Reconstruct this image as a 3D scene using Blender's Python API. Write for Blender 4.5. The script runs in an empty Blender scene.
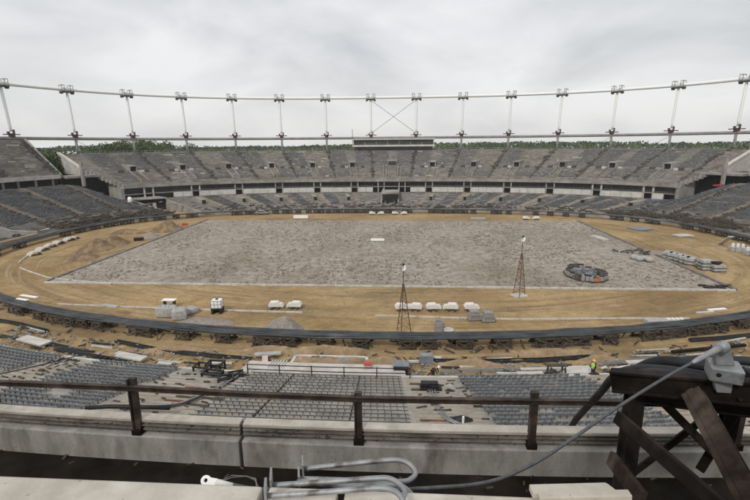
import bpy, math, random
from mathutils import Vector, Matrix, noise as mnoise
S = bpy.context.scene
COL = S.collection
R = math.radians
random.seed(7)
rnd = random.Random(11)

# ------------------------------------------------------------------ camera
F_PX, PITCH, YAW, ROLL = 444.2, .2319, .0632, -.008
CAM = Vector((4.63, 0, 22.5))
fw = Vector((-math.sin(YAW)*math.cos(PITCH), math.cos(YAW)*math.cos(PITCH), -math.sin(PITCH)))
rt0 = Vector((math.cos(YAW), math.sin(YAW), 0)); up0 = rt0.cross(fw)
rt = rt0*math.cos(ROLL) + up0*math.sin(ROLL); up = -rt0*math.sin(ROLL) + up0*math.cos(ROLL)
cd = bpy.data.cameras.new('camera'); cam = bpy.data.objects.new('camera', cd); COL.objects.link(cam)
cd.sensor_width = 36; cd.lens = 36*F_PX/750; cd.clip_start = .05; cd.clip_end = 20000
cam.matrix_world = Matrix.Translation(CAM) @ Matrix((rt, up, -fw)).transposed().to_4x4()
S.camera = cam

def ray(x, y): return fw + rt*((x-375)/F_PX) - up*((y-250)/F_PX)
def G(x, y, z=0.0):            # surveyed point on the level plane z
    v = ray(x, y); return CAM + v*((z-CAM.z)/v.z)
def Y(x, y, d):                # surveyed point on the upright plane at distance d
    v = ray(x, y); return CAM + v*(d/v.y)

# ------------------------------------------------------------------ stadium plan
def sup(cy, a, b, n, nf):
    def f(ph):
        c, s = math.cos(ph), math.sin(ph); k = nf if s > 0 else n
        r = (abs(c/a)**k + abs(s/b)**k)**(-1/k)
        return r*c, cy + r*s
    return f
inner = sup(98.6, 84, 51.5, 2.1, 2.8)
outer = sup(101.7, 140.4, 119, 2.716, 2.716)
def P(ph, s, z=0.0):
    a, b = inner(ph), outer(ph)
    return Vector((a[0]*(1-s)+b[0]*s, a[1]*(1-s)+b[1]*s, z))
def D(deg, s, z=0.0): return P(R(deg), s, z)
# equal arc positions of the roof posts
_N = 7200
_pts = [outer(2*math.pi*i/_N) for i in range(_N+1)]
_acc = [0.0]
for i in range(_N): _acc.append(_acc[-1] + math.dist(_pts[i], _pts[i+1]))
_q = _acc[_N//4]
def post_deg(k):               # k counted clockwise from the far centre
    s = (_q - k*_acc[-1]/40) % _acc[-1]
    lo, hi = 0, _N
    while hi-lo > 1:
        m = (lo+hi)//2
        if _acc[m] <= s: lo = m
        else: hi = m
    return 360*(lo + (s-_acc[lo])/(_acc[hi]-_acc[lo]))/_N

# ------------------------------------------------------------------ materials
def nd(nt, t, **kw):
    n = nt.nodes.new(t)
    for k, v in kw.items():
        if hasattr(n, k): setattr(n, k, v)
        else: n.inputs[k].default_value = v
    return n
def c4(c): return (c[0], c[1], c[2], 1)
def pmat(name, c1, c2, scale=1.0, rough=.85, bump=.2, stretch=(1, 1, 1), c3=None, s3=.3, lo3=.5, hi3=.7, metal=0.0, bscale=None, bdist=.02, detail=6, spec=.3, uv=False, lo=.35, hi=.68, pits=None, pcol=(.05,.045,.04), pth=(.63,.68)):
    m = bpy.data.materials.new(name); m.use_nodes = True; nt = m.node_tree
    b = nt.nodes['Principled BSDF']; L = nt.links.new
    b.inputs['Roughness'].default_value = rough; b.inputs['Metallic'].default_value = metal
    b.inputs['Specular IOR Level'].default_value = spec
    tc = nd(nt, 'ShaderNodeTexCoord'); mp = nd(nt, 'ShaderNodeMapping'); mp.inputs['Scale'].default_value = stretch
    L(tc.outputs['UV' if uv else 'Object'], mp.inputs['Vector'])
    n1 = nd(nt, 'ShaderNodeTexNoise'); n1.inputs['Scale'].default_value = scale; n1.inputs['Detail'].default_value = detail; n1.inputs['Roughness'].default_value = .65
    L(mp.outputs[0], n1.inputs['Vector'])
    r1 = nd(nt, 'ShaderNodeValToRGB'); r1.color_ramp.elements[0].position = lo; r1.color_ramp.elements[1].position = hi
    r1.color_ramp.elements[0].color = c4(c1); r1.color_ramp.elements[1].color = c4(c2)
    L(n1.outputs['Fac'], r1.inputs['Fac']); out = r1.outputs['Color']
    if c3:
        n3 = nd(nt, 'ShaderNodeTexNoise'); n3.inputs['Scale'].default_value = s3; n3.inputs['Detail'].default_value = 5; n3.inputs['Roughness'].default_value = .6
        L(mp.outputs[0], n3.inputs['Vector'])
        r3 = nd(nt, 'ShaderNodeValToRGB'); r3.color_ramp.elements[0].position = lo3; r3.color_ramp.elements[1].position = hi3
        L(n3.outputs['Fac'], r3.inputs['Fac'])
        mx = nd(nt, 'ShaderNodeMix', data_type='RGBA'); mx.inputs[7].default_value = c4(c3)
        L(r3.outputs['Color'], mx.inputs[0]); L(out, mx.inputs[6]); out = mx.outputs[2]
    if pits:
        np_ = nd(nt, 'ShaderNodeTexNoise'); np_.inputs['Scale'].default_value = pits; np_.inputs['Detail'].default_value = 3; np_.inputs['Roughness'].default_value = .5
        L(tc.outputs['Object'], np_.inputs['Vector'])
        rp = nd(nt, 'ShaderNodeValToRGB'); rp.color_ramp.elements[0].position = pth[0]; rp.color_ramp.elements[1].position = pth[1]; L(np_.outputs['Fac'], rp.inputs['Fac'])
        mp2 = nd(nt, 'ShaderNodeMix', data_type='RGBA'); mp2.inputs[7].default_value = c4(pcol); L(rp.outputs['Color'], mp2.inputs[0]); L(out, mp2.inputs[6]); out = mp2.outputs[2]
    L(out, b.inputs['Base Color'])
    if bump:
        nb = nd(nt, 'ShaderNodeTexNoise'); nb.inputs['Scale'].default_value = bscale or scale*3; nb.inputs['Detail'].default_value = 6
        L(mp.outputs[0], nb.inputs['Vector'])
        bp = nd(nt, 'ShaderNodeBump'); bp.inputs['Strength'].default_value = bump; bp.inputs['Distance'].default_value = bdist
        L(nb.outputs['Fac'], bp.inputs['Height']); L(bp.outputs[0], b.inputs['Normal'])
    return m
M = {}
M['concrete'] = pmat('concrete', (.22,.21,.19), (.38,.365,.34), .35, .9, .3, c3=(.15,.125,.1), s3=.12, lo3=.5, hi3=.72, bdist=.05)
M['terrace'] = pmat('terrace_concrete', (.16,.148,.132), (.32,.3,.268), .5, .92, .3, c3=(.15,.122,.092), s3=.16, lo3=.52, hi3=.74, bdist=.05, stretch=(1,1,2.5))
M['terrace_dark'] = pmat('terrace_concrete_dirty', (.14,.132,.12), (.27,.255,.23), .6, .92, .3, c3=(.12,.1,.08), s3=.25, lo3=.48, hi3=.66, bdist=.05)
M['pale'] = pmat('pale_concrete', (.42,.4,.37), (.6,.58,.54), .8, .85, .2, c3=(.3,.27,.22), s3=.25, lo3=.55, hi3=.8)
M['panel'] = pmat('painted_panel', (.46,.45,.42), (.6,.59,.56), .5, .7, .1, c3=(.34,.31,.27), s3=.3, lo3=.55, hi3=.85)
M['sandaisle'] = pmat('sandy_concrete', (.24,.19,.13), (.38,.32,.24), .9, .95, .3, c3=(.2,.16,.12), s3=.3)
M['dark'] = pmat('opening_shade', (.012,.012,.012), (.03,.03,.03), .7, .8, 0)  # near-black colour painted for the shade inside openings and recesses
M['glass'] = pmat('dark_glazing', (.03,.032,.034), (.085,.087,.09), .25, .25, 0, spec=.5)
M['seat'] = pmat('seat_plastic', (.105,.112,.12), (.205,.212,.22), .9, .6, .05, c3=(.26,.25,.235), s3=.4, lo3=.55, hi3=.75)
M['seat_dark'] = pmat('dark_seat_plastic', (.075,.082,.09), (.15,.158,.167), .5, .6, 0, c3=(.22,.2,.17), s3=.2, lo3=.48, hi3=.7)
M['bracket'] = pmat('seat_bracket_steel', (.03,.03,.03), (.07,.065,.06), 3, .6, 0, metal=.3)
M['white'] = pmat('white_paint', (.8,.8,.79), (.86,.86,.85), .6, .5, .05, c3=(.68,.67,.64), s3=.5, lo3=.6, hi3=.85)
M['castwhite'] = pmat('white_cast_steel', (.62,.61,.58), (.78,.77,.75), 2, .5, .1, c3=(.4,.36,.3), s3=1.2, lo3=.58, hi3=.8)
M['ringgrey'] = pmat('grey_painted_steel', (.2,.195,.19), (.3,.295,.285), .4, .5, 0)
M['galv'] = pmat('galvanised_steel', (.24,.25,.26), (.37,.38,.39), 9, .55, .15, metal=.45, c3=(.13,.12,.11), s3=7, lo3=.55, hi3=.7, spec=.5)
M['galvdull'] = pmat('dull_galvanised_steel', (.22,.225,.23), (.36,.365,.37), 4, .55, .05, metal=.3)
M['cable'] = pmat('dark_cable', (.022,.024,.027), (.05,.054,.058), 2, .55, .15, spec=.15, c3=(.12,.12,.12), s3=.15, lo3=.55, hi3=.8)
M['ringcable'] = pmat('laid_ring_cable', (.034,.037,.041), (.075,.08,.086), .5, .6, .1, c3=(.16,.15,.135), s3=.11, lo3=.6, hi3=.72)
M['rope'] = pmat('steel_rope', (.085,.09,.095), (.14,.145,.15), 20, .45, .1, metal=.4)
M['timber'] = pmat('weathered_timber', (.035,.029,.023), (.11,.09,.07), 3, .85, .3, stretch=(1,1,1), c3=(.17,.14,.105), s3=.7, lo3=.55, hi3=.8)
M['rust'] = pmat('rusty_steel', (.008,.0065,.006), (.022,.017,.0145), 5, .6, .4, c3=(.06,.042,.032), s3=2.2, lo3=.55, hi3=.8, bscale=40, bdist=.004, spec=.12)
M['rustrail'] = pmat('rusty_rail_steel', (.028,.02,.016), (.075,.055,.044), 4, .7, .4, c3=(.15,.105,.08), s3=2.5, lo3=.52, hi3=.75, bscale=50, bdist=.004)
M['rustbrown'] = pmat('brown_lit_rusted_steel', (.018,.013,.01), (.055,.04,.031), 6, .75, .4, c3=(.15,.115,.092), s3=2, lo3=.53, hi3=.78, bscale=50, bdist=.004, spec=.1, stretch=(1,1,.5))  # brown rust, paler than rusty_steel to paint a lit trestle leg
M['mastrust'] = pmat('red_oxide_steel', (.09,.045,.032), (.16,.085,.06), 3, .7, 0)
M['oxide'] = pmat('oxide_node_steel', (.06,.03,.025), (.14,.07,.055), 2, .7, 0)
M['debrisgrey'] = pmat('grey_rubble', (.055,.05,.045), (.15,.14,.125), 1.5, .9, 0)
M['mound'] = pmat('brown_earth', (.12,.082,.048), (.26,.18,.105), .9, .95, .9, bdist=.12, c3=(.3,.215,.13), s3=.5)
M['platform'] = pmat('dark_scaffold', (.05,.045,.04), (.12,.11,.1), 2, .8, 0)
M['black'] = pmat('black_plastic', (.008,.008,.009), (.025,.025,.027), 3, .5, .1)
M['para'] = pmat('parapet_concrete', (.25,.242,.225), (.45,.435,.405), 2.2, .85, .5, c3=(.15,.135,.115), s3=1.5, lo3=.53, hi3=.72, bscale=30, bdist=.008, stretch=(1,1,.4), pits=42, pcol=(.1,.09,.08), pth=(.66,.7), detail=9)
M['paralight'] = pmat('pale_warm_concrete', (.41,.375,.32), (.6,.56,.5), 3, .85, .4, c3=(.33,.29,.235), s3=1.7, lo3=.52, hi3=.78, bscale=40, bdist=.008, pits=30, pcol=(.16,.14,.11), pth=(.68,.73), detail=9)  # paler, warmer tone for the coping, ledge and loose slabs
M['pararib'] = pmat('dark_rib_concrete', (.09,.08,.07), (.27,.25,.22), 2.5, .85, .4, stretch=(.6,1,1.5), pits=15, pcol=(.05,.045,.038), pth=(.58,.68), detail=9, bscale=30, bdist=.005)  # darker tone for the ribs, upstand and ledge wall
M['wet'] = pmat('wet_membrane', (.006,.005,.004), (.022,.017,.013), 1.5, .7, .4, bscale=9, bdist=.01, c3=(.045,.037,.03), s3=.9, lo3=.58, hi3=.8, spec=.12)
M['sand'] = pmat('loose_sand', (.22,.155,.09), (.4,.295,.185), .9, .95, .8, bdist=.1, c3=(.19,.13,.078), s3=.4)
M['greyheap'] = pmat('grey_gravel', (.2,.175,.15), (.33,.3,.26), 3, .95, .6, bdist=.05)
M['bag'] = pmat('woven_bag', (.3,.3,.29), (.45,.445,.43), 2, .9, .4, bdist=.05)
M['paver'] = pmat('paver_stack', (.2,.195,.185), (.36,.35,.33), 2.5, .9, .3, stretch=(1,1,3))
M['red'] = pmat('red_paint', (.42,.05,.03), (.52,.08,.05), 2, .6, 0)
M['blue'] = pmat('blue_plastic', (.05,.08,.22), (.08,.12,.3), 2, .5, 0)
M['bluegrey'] = pmat('blue_grey_sheet', (.15,.165,.19), (.24,.255,.28), 1, .5, 0)
M['orange'] = pmat('orange_panel', (.4,.14,.05), (.5,.2,.08), 2, .7, 0)
M['leaf'] = pmat('foliage', (.042,.07,.022), (.125,.17,.055), .3, .7, 0, c3=(.05,.07,.034), s3=.08)
M['bark'] = pmat('bark', (.04,.032,.024), (.09,.075,.06), 3, .9, .3)
M['carpaint'] = pmat('silver_car_paint', (.3,.31,.32), (.34,.35,.36), 1, .3, 0, metal=.5, spec=.5)
M['tyre'] = pmat('tyre_rubber', (.012,.012,.012), (.02,.02,.02), 4, .8, 0)
M['hivis'] = pmat('hi_vis_cloth', (.42,.7,.06), (.5,.8,.1), 6, .8, .1)
M['helmetyellow'] = pmat('yellow_helmet', (.75,.5,.03), (.8,.55,.05), 3, .35, 0)
M['navy'] = pmat('navy_cloth', (.015,.02,.045), (.03,.04,.08), 8, .9, .1)
M['darkcloth'] = pmat('dark_work_cloth', (.015,.014,.014), (.035,.033,.032), 8, .9, .1)
M['skin'] = pmat('skin', (.45,.27,.19), (.52,.32,.23), 6, .6, 0)
M['redbrown'] = pmat('brick_red_frame', (.13,.05,.03), (.2,.085,.055), 3, .8, 0)

# ------------------------------------------------------------------ mesh builder
class MB:
    def __init__(s): s.v = []; s.f = []
    def pt(s, p): s.v.append(tuple(p)); return len(s.v)-1
    def hexa(s, p):            # 8 points: bottom ring then top ring
        i = len(s.v); s.v += [tuple(q) for q in p]
        s.f += [(i+3,i+2,i+1,i), (i+4,i+5,i+6,i+7), (i,i+1,i+5,i+4), (i+1,i+2,i+6,i+5), (i+2,i+3,i+7,i+6), (i+3,i,i+4,i+7)]
        return s
    def box(s, c, d, rz=0.0, rx=0.0):
        m = Matrix.Rotation(rz, 3, 'Z') @ Matrix.Rotation(rx, 3, 'X'); c = Vector(c); x, y, z = d[0]/2, d[1]/2, d[2]/2
        return s.hexa([c + m @ Vector(q) for q in ((-x,-y,-z),(x,-y,-z),(x,y,-z),(-x,y,-z),(-x,-y,z),(x,-y,z),(x,y,z),(-x,y,z))])
    def beam(s, p, q, w, h, roll=0.0, upv=(0,0,1)):
        p, q = Vector(p), Vector(q); d = (q-p).normalized(); u = Vector(upv)
        if abs(d.dot(u)) > .98: u = Vector((0,1,0))
        sx = d.cross(u).normalized(); su = sx.cross(d)
        if roll: sx, su = sx*math.cos(roll)+su*math.sin(roll), su*math.cos(roll)-sx*math.sin(roll)
        a, b = sx*w/2, su*h/2
        return s.hexa([p-a-b, p+a-b, q+a-b, q-a-b, p-a+b, p+a+b, q+a+b, q-a+b])
    def tube(s, pts, r, n=8, closed=False, cap=True):
        pts = [Vector(p) for p in pts]; m = len(pts); base = len(s.v); pu = None
        for i, p in enumerate(pts):
            a = pts[(i-1) % m] if (closed or i) else p; b = pts[(i+1) % m] if (closed or i < m-1) else p
            d = (b-a).normalized(); u = pu if pu is not None else Vector((0,0,1))
            if pu is None and abs(d.z) > .95: u = Vector((0,1,0))
            x = d.cross(u).normalized(); u2 = x.cross(d).normalized(); pu = u2
            rr = r[i] if isinstance(r, (list, tuple)) else r
            for k in range(n):
                t = 2*math.pi*k/n; s.v.append(tuple(p + (x*math.cos(t) + u2*math.sin(t))*rr))
        for i in range(m if closed else m-1):
            for k in range(n):
                a = base+i*n+k; b = base+i*n+(k+1) % n; c = base+((i+1) % m)*n+(k+1) % n; d = base+((i+1) % m)*n+k
                s.f.append((a,b,c,d))
        if cap and not closed:
            s.f.append(tuple(base+k for k in range(n-1,-1,-1))); s.f.append(tuple(base+(m-1)*n+k for k in range(n)))
        return s
    def prism(s, poly, off):   # polygon (3-D points) extruded by vector off
        i = len(s.v); n = len(poly); off = Vector(off)
        s.v += [tuple(p) for p in poly] + [tuple(Vector(p)+off) for p in poly]
        s.f.append(tuple(range(i+n-1, i-1, -1))); s.f.append(tuple(range(i+n, i+2*n)))
        for k in range(n): s.f.append((i+k, i+(k+1) % n, i+n+(k+1) % n, i+n+k))
        return s
    def lathe(s, prof, n=16, c=(0,0,0)):
        base = len(s.v); c = Vector(c)
        for r, z in prof:
            for k in range(n):
                t = 2*math.pi*k/n; s.v.append((c.x+r*math.cos(t), c.y+r*math.sin(t), c.z+z))
        for i in range(len(prof)-1):
            for k in range(n):
                s.f.append((base+i*n+k, base+i*n+(k+1) % n, base+(i+1)*n+(k+1) % n, base+(i+1)*n+k))
        s.f.append(tuple(base+k for k in range(n-1,-1,-1))); m = base+(len(prof)-1)*n
        s.f.append(tuple(m+k for k in range(n)))
        return s
    def ball(s, c, rx, ry=None, rz=None, n=10, m=6):
        ry = ry or rx; rz = rz or rx; c = Vector(c); base = len(s.v)
        for i in range(1, m):
            a = math.pi*i/m - math.pi/2
            for k in range(n):
                t = 2*math.pi*k/n; s.v.append((c.x+rx*math.cos(a)*math.cos(t), c.y+ry*math.cos(a)*math.sin(t), c.z+rz*math.sin(a)))
        b = s.pt((c.x,c.y,c.z-rz)); t_ = s.pt((c.x,c.y,c.z+rz))
        for i in range(m-2):
            for k in range(n): s.f.append((base+i*n+k, base+i*n+(k+1)%n, base+(i+1)*n+(k+1)%n, base+(i+1)*n+k))
        for k in range(n):
            s.f.append((b, base+(k+1)%n, base+k)); s.f.append((t_, base+(m-2)*n+k, base+(m-2)*n+(k+1)%n))
        return s
    def build(s, name, mat, parent=None, loc=None, rz=0.0, smooth=False, bevel=0.0, world=False):
        me = bpy.data.meshes.new(name)
        vv = s.v
        if world and parent is not None:       # shapes given in world coordinates
            inv = parent.matrix_basis.inverted() if parent.parent is None else (parent.parent.matrix_basis @ parent.matrix_basis).inverted()
            vv = [tuple(inv @ Vector(p)) for p in vv]
        me.from_pydata(vv, [], s.f); me.validate(); me.update()
        me.materials.append(M[mat] if isinstance(mat, str) else mat)
        if smooth:
            for p in me.polygons: p.use_smooth = True
        o = bpy.data.objects.new(name, me); COL.objects.link(o)
        if parent is not None: o.parent = parent
        if loc is not None: o.location = loc
        if rz: o.rotation_euler.z = rz
        if bevel:
            b = o.modifiers.new('bevel', 'BEVEL'); b.width = bevel; b.segments = 2; b.limit_method = 'ANGLE'
        return o
def tag(o, label=None, cat=None, group=None, kind=None):
    if label: o['label'] = label
    if cat: o['category'] = cat
    if group: o['group'] = group
    if kind: o['kind'] = kind
    return o
def thing(name, label, cat, loc=(0,0,0), rz=0.0, group=None):
    o = bpy.data.objects.new(name, None); COL.objects.link(o); o.location = loc; o.rotation_euler.z = rz
    o.empty_display_size = .2
    return tag(o, label, cat, group)
KIDS = {}
def kids(o): return [c for c in o.children]
def dup(o, loc, rz=None, label=None, scale=None, group=None):
    def cp(src, par):
        c = src.copy(); COL.objects.link(c)
        if par is not None: c.parent = par
        for ch in src.children: cp(ch, c)
        return c
    r = cp(o, None); r.location = loc
    if rz is not None: r.rotation_euler.z = rz
    if label: r['label'] = label
    if group: r['group'] = group
    if scale: r.scale = scale
    return r
ORD = ['first','second','third','fourth','fifth','sixth','seventh','eighth','ninth','tenth','eleventh','twelfth','thirteenth','fourteenth','fifteenth','sixteenth','seventeenth','eighteenth','nineteenth','twentieth','twenty first','twenty second','twenty third','twenty fourth','twenty fifth','twenty sixth','twenty seventh','twenty eighth','twenty ninth','thirtieth','thirty first','thirty second','thirty third','thirty fourth','thirty fifth','thirty sixth','thirty seventh','thirty eighth','thirty ninth','fortieth','forty first','forty second','forty third','forty fourth','forty fifth','forty sixth','forty seventh','forty eighth','forty ninth','fiftieth']
def ordinal(i, n, a='left', b='right'):
    if i == 0: return a+'most'
    if i == n-1: return b+'most'
    if i < n/2: return ORD[i]+' from the '+a
    return ORD[n-1-i]+' from the '+b
def sstep(a, b, x):
    t = min(1, max(0, (x-a)/(b-a))); return t*t*(3-2*t)
# ------------------------------------------------------------------ sky and sun
W = bpy.data.worlds.new('World'); S.world = W; W.use_nodes = True; nt = W.node_tree; nt.nodes.clear(); L = nt.links.new
SUN_EL, SUN_AZ = 43, 200       # degrees; azimuth clockwise from +Y
sky = nd(nt, 'ShaderNodeTexSky', sky_type='NISHITA', sun_disc=False); sky.sun_elevation = R(SUN_EL); sky.sun_rotation = R(SUN_AZ)
sky.air_density = 1; sky.dust_density = 3
tc = nd(nt, 'ShaderNodeTexCoord'); sx = nd(nt, 'ShaderNodeSeparateXYZ'); L(tc.outputs['Generated'], sx.inputs[0])
az = nd(nt, 'ShaderNodeMath', operation='ABSOLUTE'); L(sx.outputs['Z'], az.inputs[0])
ad = nd(nt, 'ShaderNodeMath', operation='ADD'); ad.inputs[1].default_value = .42; L(az.outputs[0], ad.inputs[0])
dv = nd(nt, 'ShaderNodeVectorMath', operation='DIVIDE'); L(tc.outputs['Generated'], dv.inputs[0])
cb = nd(nt, 'ShaderNodeCombineXYZ'); 
for k in 'XYZ': L(ad.outputs[0], cb.inputs[k])
L(cb.outputs[0], dv.inputs[1])
mp = nd(nt, 'ShaderNodeMapping'); mp.inputs['Scale'].default_value = (1.5, 1.7, 1.2); mp.inputs['Location'].default_value = (3.1, 1.7, 0); L(dv.outputs[0], mp.inputs[0])
n1 = nd(nt, 'ShaderNodeTexNoise'); n1.inputs['Scale'].default_value = 1.15; n1.inputs['Detail'].default_value = 8; n1.inputs['Roughness'].default_value = .52; n1.inputs['Distortion'].default_value = .3
L(mp.outputs[0], n1.inputs['Vector'])
cr = nd(nt, 'ShaderNodeValToRGB'); e = cr.color_ramp.elements
e[0].position = .32; e[0].color = (5.0, 5.12, 5.3, 1); e[1].position = .64; e[1].color = (7.75, 7.78, 7.85, 1)
L(n1.outputs['Fac'], cr.inputs[0])
# the cloud sheet thins to a warmer, brighter strip near the horizon
hr = nd(nt, 'ShaderNodeMapRange'); hr.inputs['From Min'].default_value = .0; hr.inputs['From Max'].default_value = .2; hr.inputs['To Min'].default_value = .55; hr.inputs['To Max'].default_value = 0
L(sx.outputs['Z'], hr.inputs['Value'])
hm = nd(nt, 'ShaderNodeMix', data_type='RGBA'); hm.inputs[7].default_value = (7.6, 7.5, 7.2, 1); L(hr.outputs[0], hm.inputs[0]); L(cr.outputs[0], hm.inputs[6])
mx = nd(nt, 'ShaderNodeMix', data_type='RGBA'); mx.inputs[0].default_value = .94; L(sky.outputs[0], mx.inputs[6]); L(hm.outputs[2], mx.inputs[7])
bg = nd(nt, 'ShaderNodeBackground'); bg.inputs['Strength'].default_value = .1; L(mx.outputs[2], bg.inputs[0])
wo = nd(nt, 'ShaderNodeOutputWorld'); L(bg.outputs[0], wo.inputs[0])
sd = bpy.data.lights.new('sun', 'SUN'); sd.energy = 1.5; sd.angle = R(9); sd.color = (1, .95, .87)
so = bpy.data.objects.new('sun', sd); COL.objects.link(so)
sdir = Vector((math.sin(R(SUN_AZ))*math.cos(R(SUN_EL)), math.cos(R(SUN_AZ))*math.cos(R(SUN_EL)), math.sin(R(SUN_EL))))
so.rotation_euler = sdir.to_track_quat('Z', 'Y').to_euler(); so.location = (0, -20, 80)
S.view_settings.view_transform = 'Standard'; S.view_settings.look = 'None'; S.view_settings.exposure = .24; S.view_settings.gamma = 1

# ------------------------------------------------------------------ ground
PX, PY0, PY1 = 56.3, 69.4, 134.2
def fbm(x, y, sc, o=4): return mnoise.fractal((x*sc, y*sc, 3.7), 1.0, 2.0, o)
def ground_z(p, ph, s):
    x, y = p.x, p.y
    if abs(x) < PX+.6 and PY0-.6 < y < PY1+.6: return -.12
    if s > .35: return -.3
    z = .035*fbm(x, y, .25) + .02*fbm(x, y, .9)
    if s < .002 and s > -1: z -= .01
    near = sstep(R(200), R(222), ph)*(1-sstep(R(318), R(340), ph))
    if near and s > .03:
        w = sstep(.03, .06, s)*(1-sstep(.125, .14, s))*near
        z += w*(.3*abs(fbm(x+40, y, .22, 5)) + .16*fbm(x, y, 1.1, 4) - .02)
    return z
NPH = 960
rad = [-.999, -.9, -.7, -.5] + [-.4+.02*i for i in range(20)] + [.004*i for i in range(46)] + [.2, .3, .36, .6, 1.0, 1.15]
vs, fs, uvs = [], [], []
for i, s in enumerate(rad):
    for j in range(NPH):
        ph = 2*math.pi*j/NPH
        if s < 0:
            a = inner(ph); k = 1+s; p = Vector((a[0]*k, 98.6+(a[1]-98.6)*k, 0))
        else: p = P(ph, s)
        p.z = ground_z(p, ph, s); vs.append(tuple(p))
for k in (1.6, 2.4, 4, 7):
    for j in range(NPH):
        ph = 2*math.pi*j/NPH; a = outer(ph); vs.append((a[0]*k, 101.7+(a[1]-101.7)*k, -.3 if k < 2 else -1))
nr = len(rad)+4
for i in range(nr-1):
    for j in range(NPH): fs.append((i*NPH+j, i*NPH+(j+1) % NPH, (i+1)*NPH+(j+1) % NPH, (i+1)*NPH+j))
fs.append(tuple(range(NPH-1, -1, -1)))
me = bpy.data.meshes.new('ground'); me.from_pydata(vs, [], fs)
# arc length / ring distance coordinates, so that tyre marks run round the track
arc = [0.0]
ipt = [inner(2*math.pi*j/NPH) for j in range(NPH+1)]
for j in range(NPH): arc.append(arc[-1]+math.dist(ipt[j], ipt[j+1]))
rd = [s*51.5 if s < 0 else s*60 for s in rad] + [120, 300, 900, 4000]
ul = me.uv_layers.new(name='UVMap').data
for p in me.polygons:
    js = [me.loops[l].vertex_index % NPH for l in p.loop_indices]; wrap = len(js) == 4 and max(js)-min(js) > 2
    for l in p.loop_indices:
        vi = me.loops[l].vertex_index; j = vi % NPH; i = vi//NPH
        ul[l].uv = (arc[NPH] if (wrap and j == 0) else arc[j], rd[i])
    p.use_smooth = True
# sand material: broad tone changes + marks drawn out along the track + gravelly grain
m = bpy.data.materials.new('sand_ground'); m.use_nodes = True; nt = m.node_tree; b = nt.nodes['Principled BSDF']; L = nt.links.new
b.inputs['Roughness'].default_value = .95; b.inputs['Specular IOR Level'].default_value = .15
tc = nd(nt, 'ShaderNodeTexCoord')
def noise_ramp(src, scale, stretch, p0, p1, c0, c1, detail=6, rough=.6, dist=0):
    mp = nd(nt, 'ShaderNodeMapping'); mp.inputs['Scale'].default_value = stretch; L(tc.outputs[src], mp.inputs[0])
    n = nd(nt, 'ShaderNodeTexNoise'); n.inputs['Scale'].default_value = scale; n.inputs['Detail'].default_value = detail; n.inputs['Roughness'].default_value = rough; n.inputs['Distortion'].default_value = dist
    L(mp.outputs[0], n.inputs['Vector']); r = nd(nt, 'ShaderNodeValToRGB'); r.color_ramp.elements[0].position = p0; r.color_ramp.elements[1].position = p1
    r.color_ramp.elements[0].color = c4(c0); r.color_ramp.elements[1].color = c4(c1); L(n.outputs['Fac'], r.inputs[0]); return r.outputs[0], n.outputs['Fac']
def mixc(fac, a, bcol, mode='MIX'):
    x = nd(nt, 'ShaderNodeMix', data_type='RGBA', blend_type=mode)
    if isinstance(fac, float): x.inputs[0].default_value = fac
    else: L(fac, x.inputs[0])
    for k, v in ((6, a), (7, bcol)):
        if isinstance(v, tuple): x.inputs[k].default_value = c4(v)
        else: L(v, x.inputs[k])
    return x.outputs[2]
base, _ = noise_ramp('Object', .055, (1,1,1), .34, .68, (.265,.18,.084), (.48,.35,.18), 7)
strk, _ = noise_ramp('UV', .9, (.035,.8,1), .46, .66, (0,0,0), (1,1,1), 5, .6, .2)
base = mixc(mixc(.75, (0,0,0), strk), base, (.225,.158,.092))
strk2, _ = noise_ramp('UV', 2.2, (.02,.9,1), .52, .68, (0,0,0), (1,1,1), 4, .6, .1)
base = mixc(mixc(.7, (0,0,0), strk2), base, (.46,.36,.24))
wet, _ = noise_ramp('Object', .045, (1,1.6,1), .52, .7, (0,0,0), (1,1,1), 6, .65, .4)
base = mixc(mixc(.75, (0,0,0), wet), base, (.165,.118,.07))
grs, _ = noise_ramp('Object', .09, (.5,1.3,1), .54, .7, (0,0,0), (1,1,1), 6, .7, .3)
base = mixc(mixc(.4, (0,0,0), grs), base, (.17,.16,.072))
grain, gf = noise_ramp('Object', 2.4, (1,1,1), .3, .7, (.74,.72,.7), (1.12,1.12,1.12), 8, .75)
base = mixc(1.0, base, grain, 'MULTIPLY')
clod, _ = noise_ramp('Object', .7, (1,1,1), .35, .65, (.82,.81,.79), (1.1,1.1,1.1), 6, .7, .5)
base = mixc(1.0, base, clod, 'MULTIPLY')
L(base, b.inputs['Base Color'])
bp = nd(nt, 'ShaderNodeBump'); bp.inputs['Strength'].default_value = .6; bp.inputs['Distance'].default_value = .08; L(gf, bp.inputs['Height']); L(bp.outputs[0], b.inputs['Normal'])
me.materials.append(m)
me.materials.append(pmat('outer_grass', (.05,.07,.025), (.1,.12,.05), .02, .95, 0))
for p in me.polygons:
    if len(p.vertices) == 4 and max(p.vertices) >= len(rad)*NPH: p.material_index = 1
go = bpy.data.objects.new('ground', me); COL.objects.link(go); tag(go, 'bare brown sand of the running track and building site around the grey infield', kind='structure')

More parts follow.
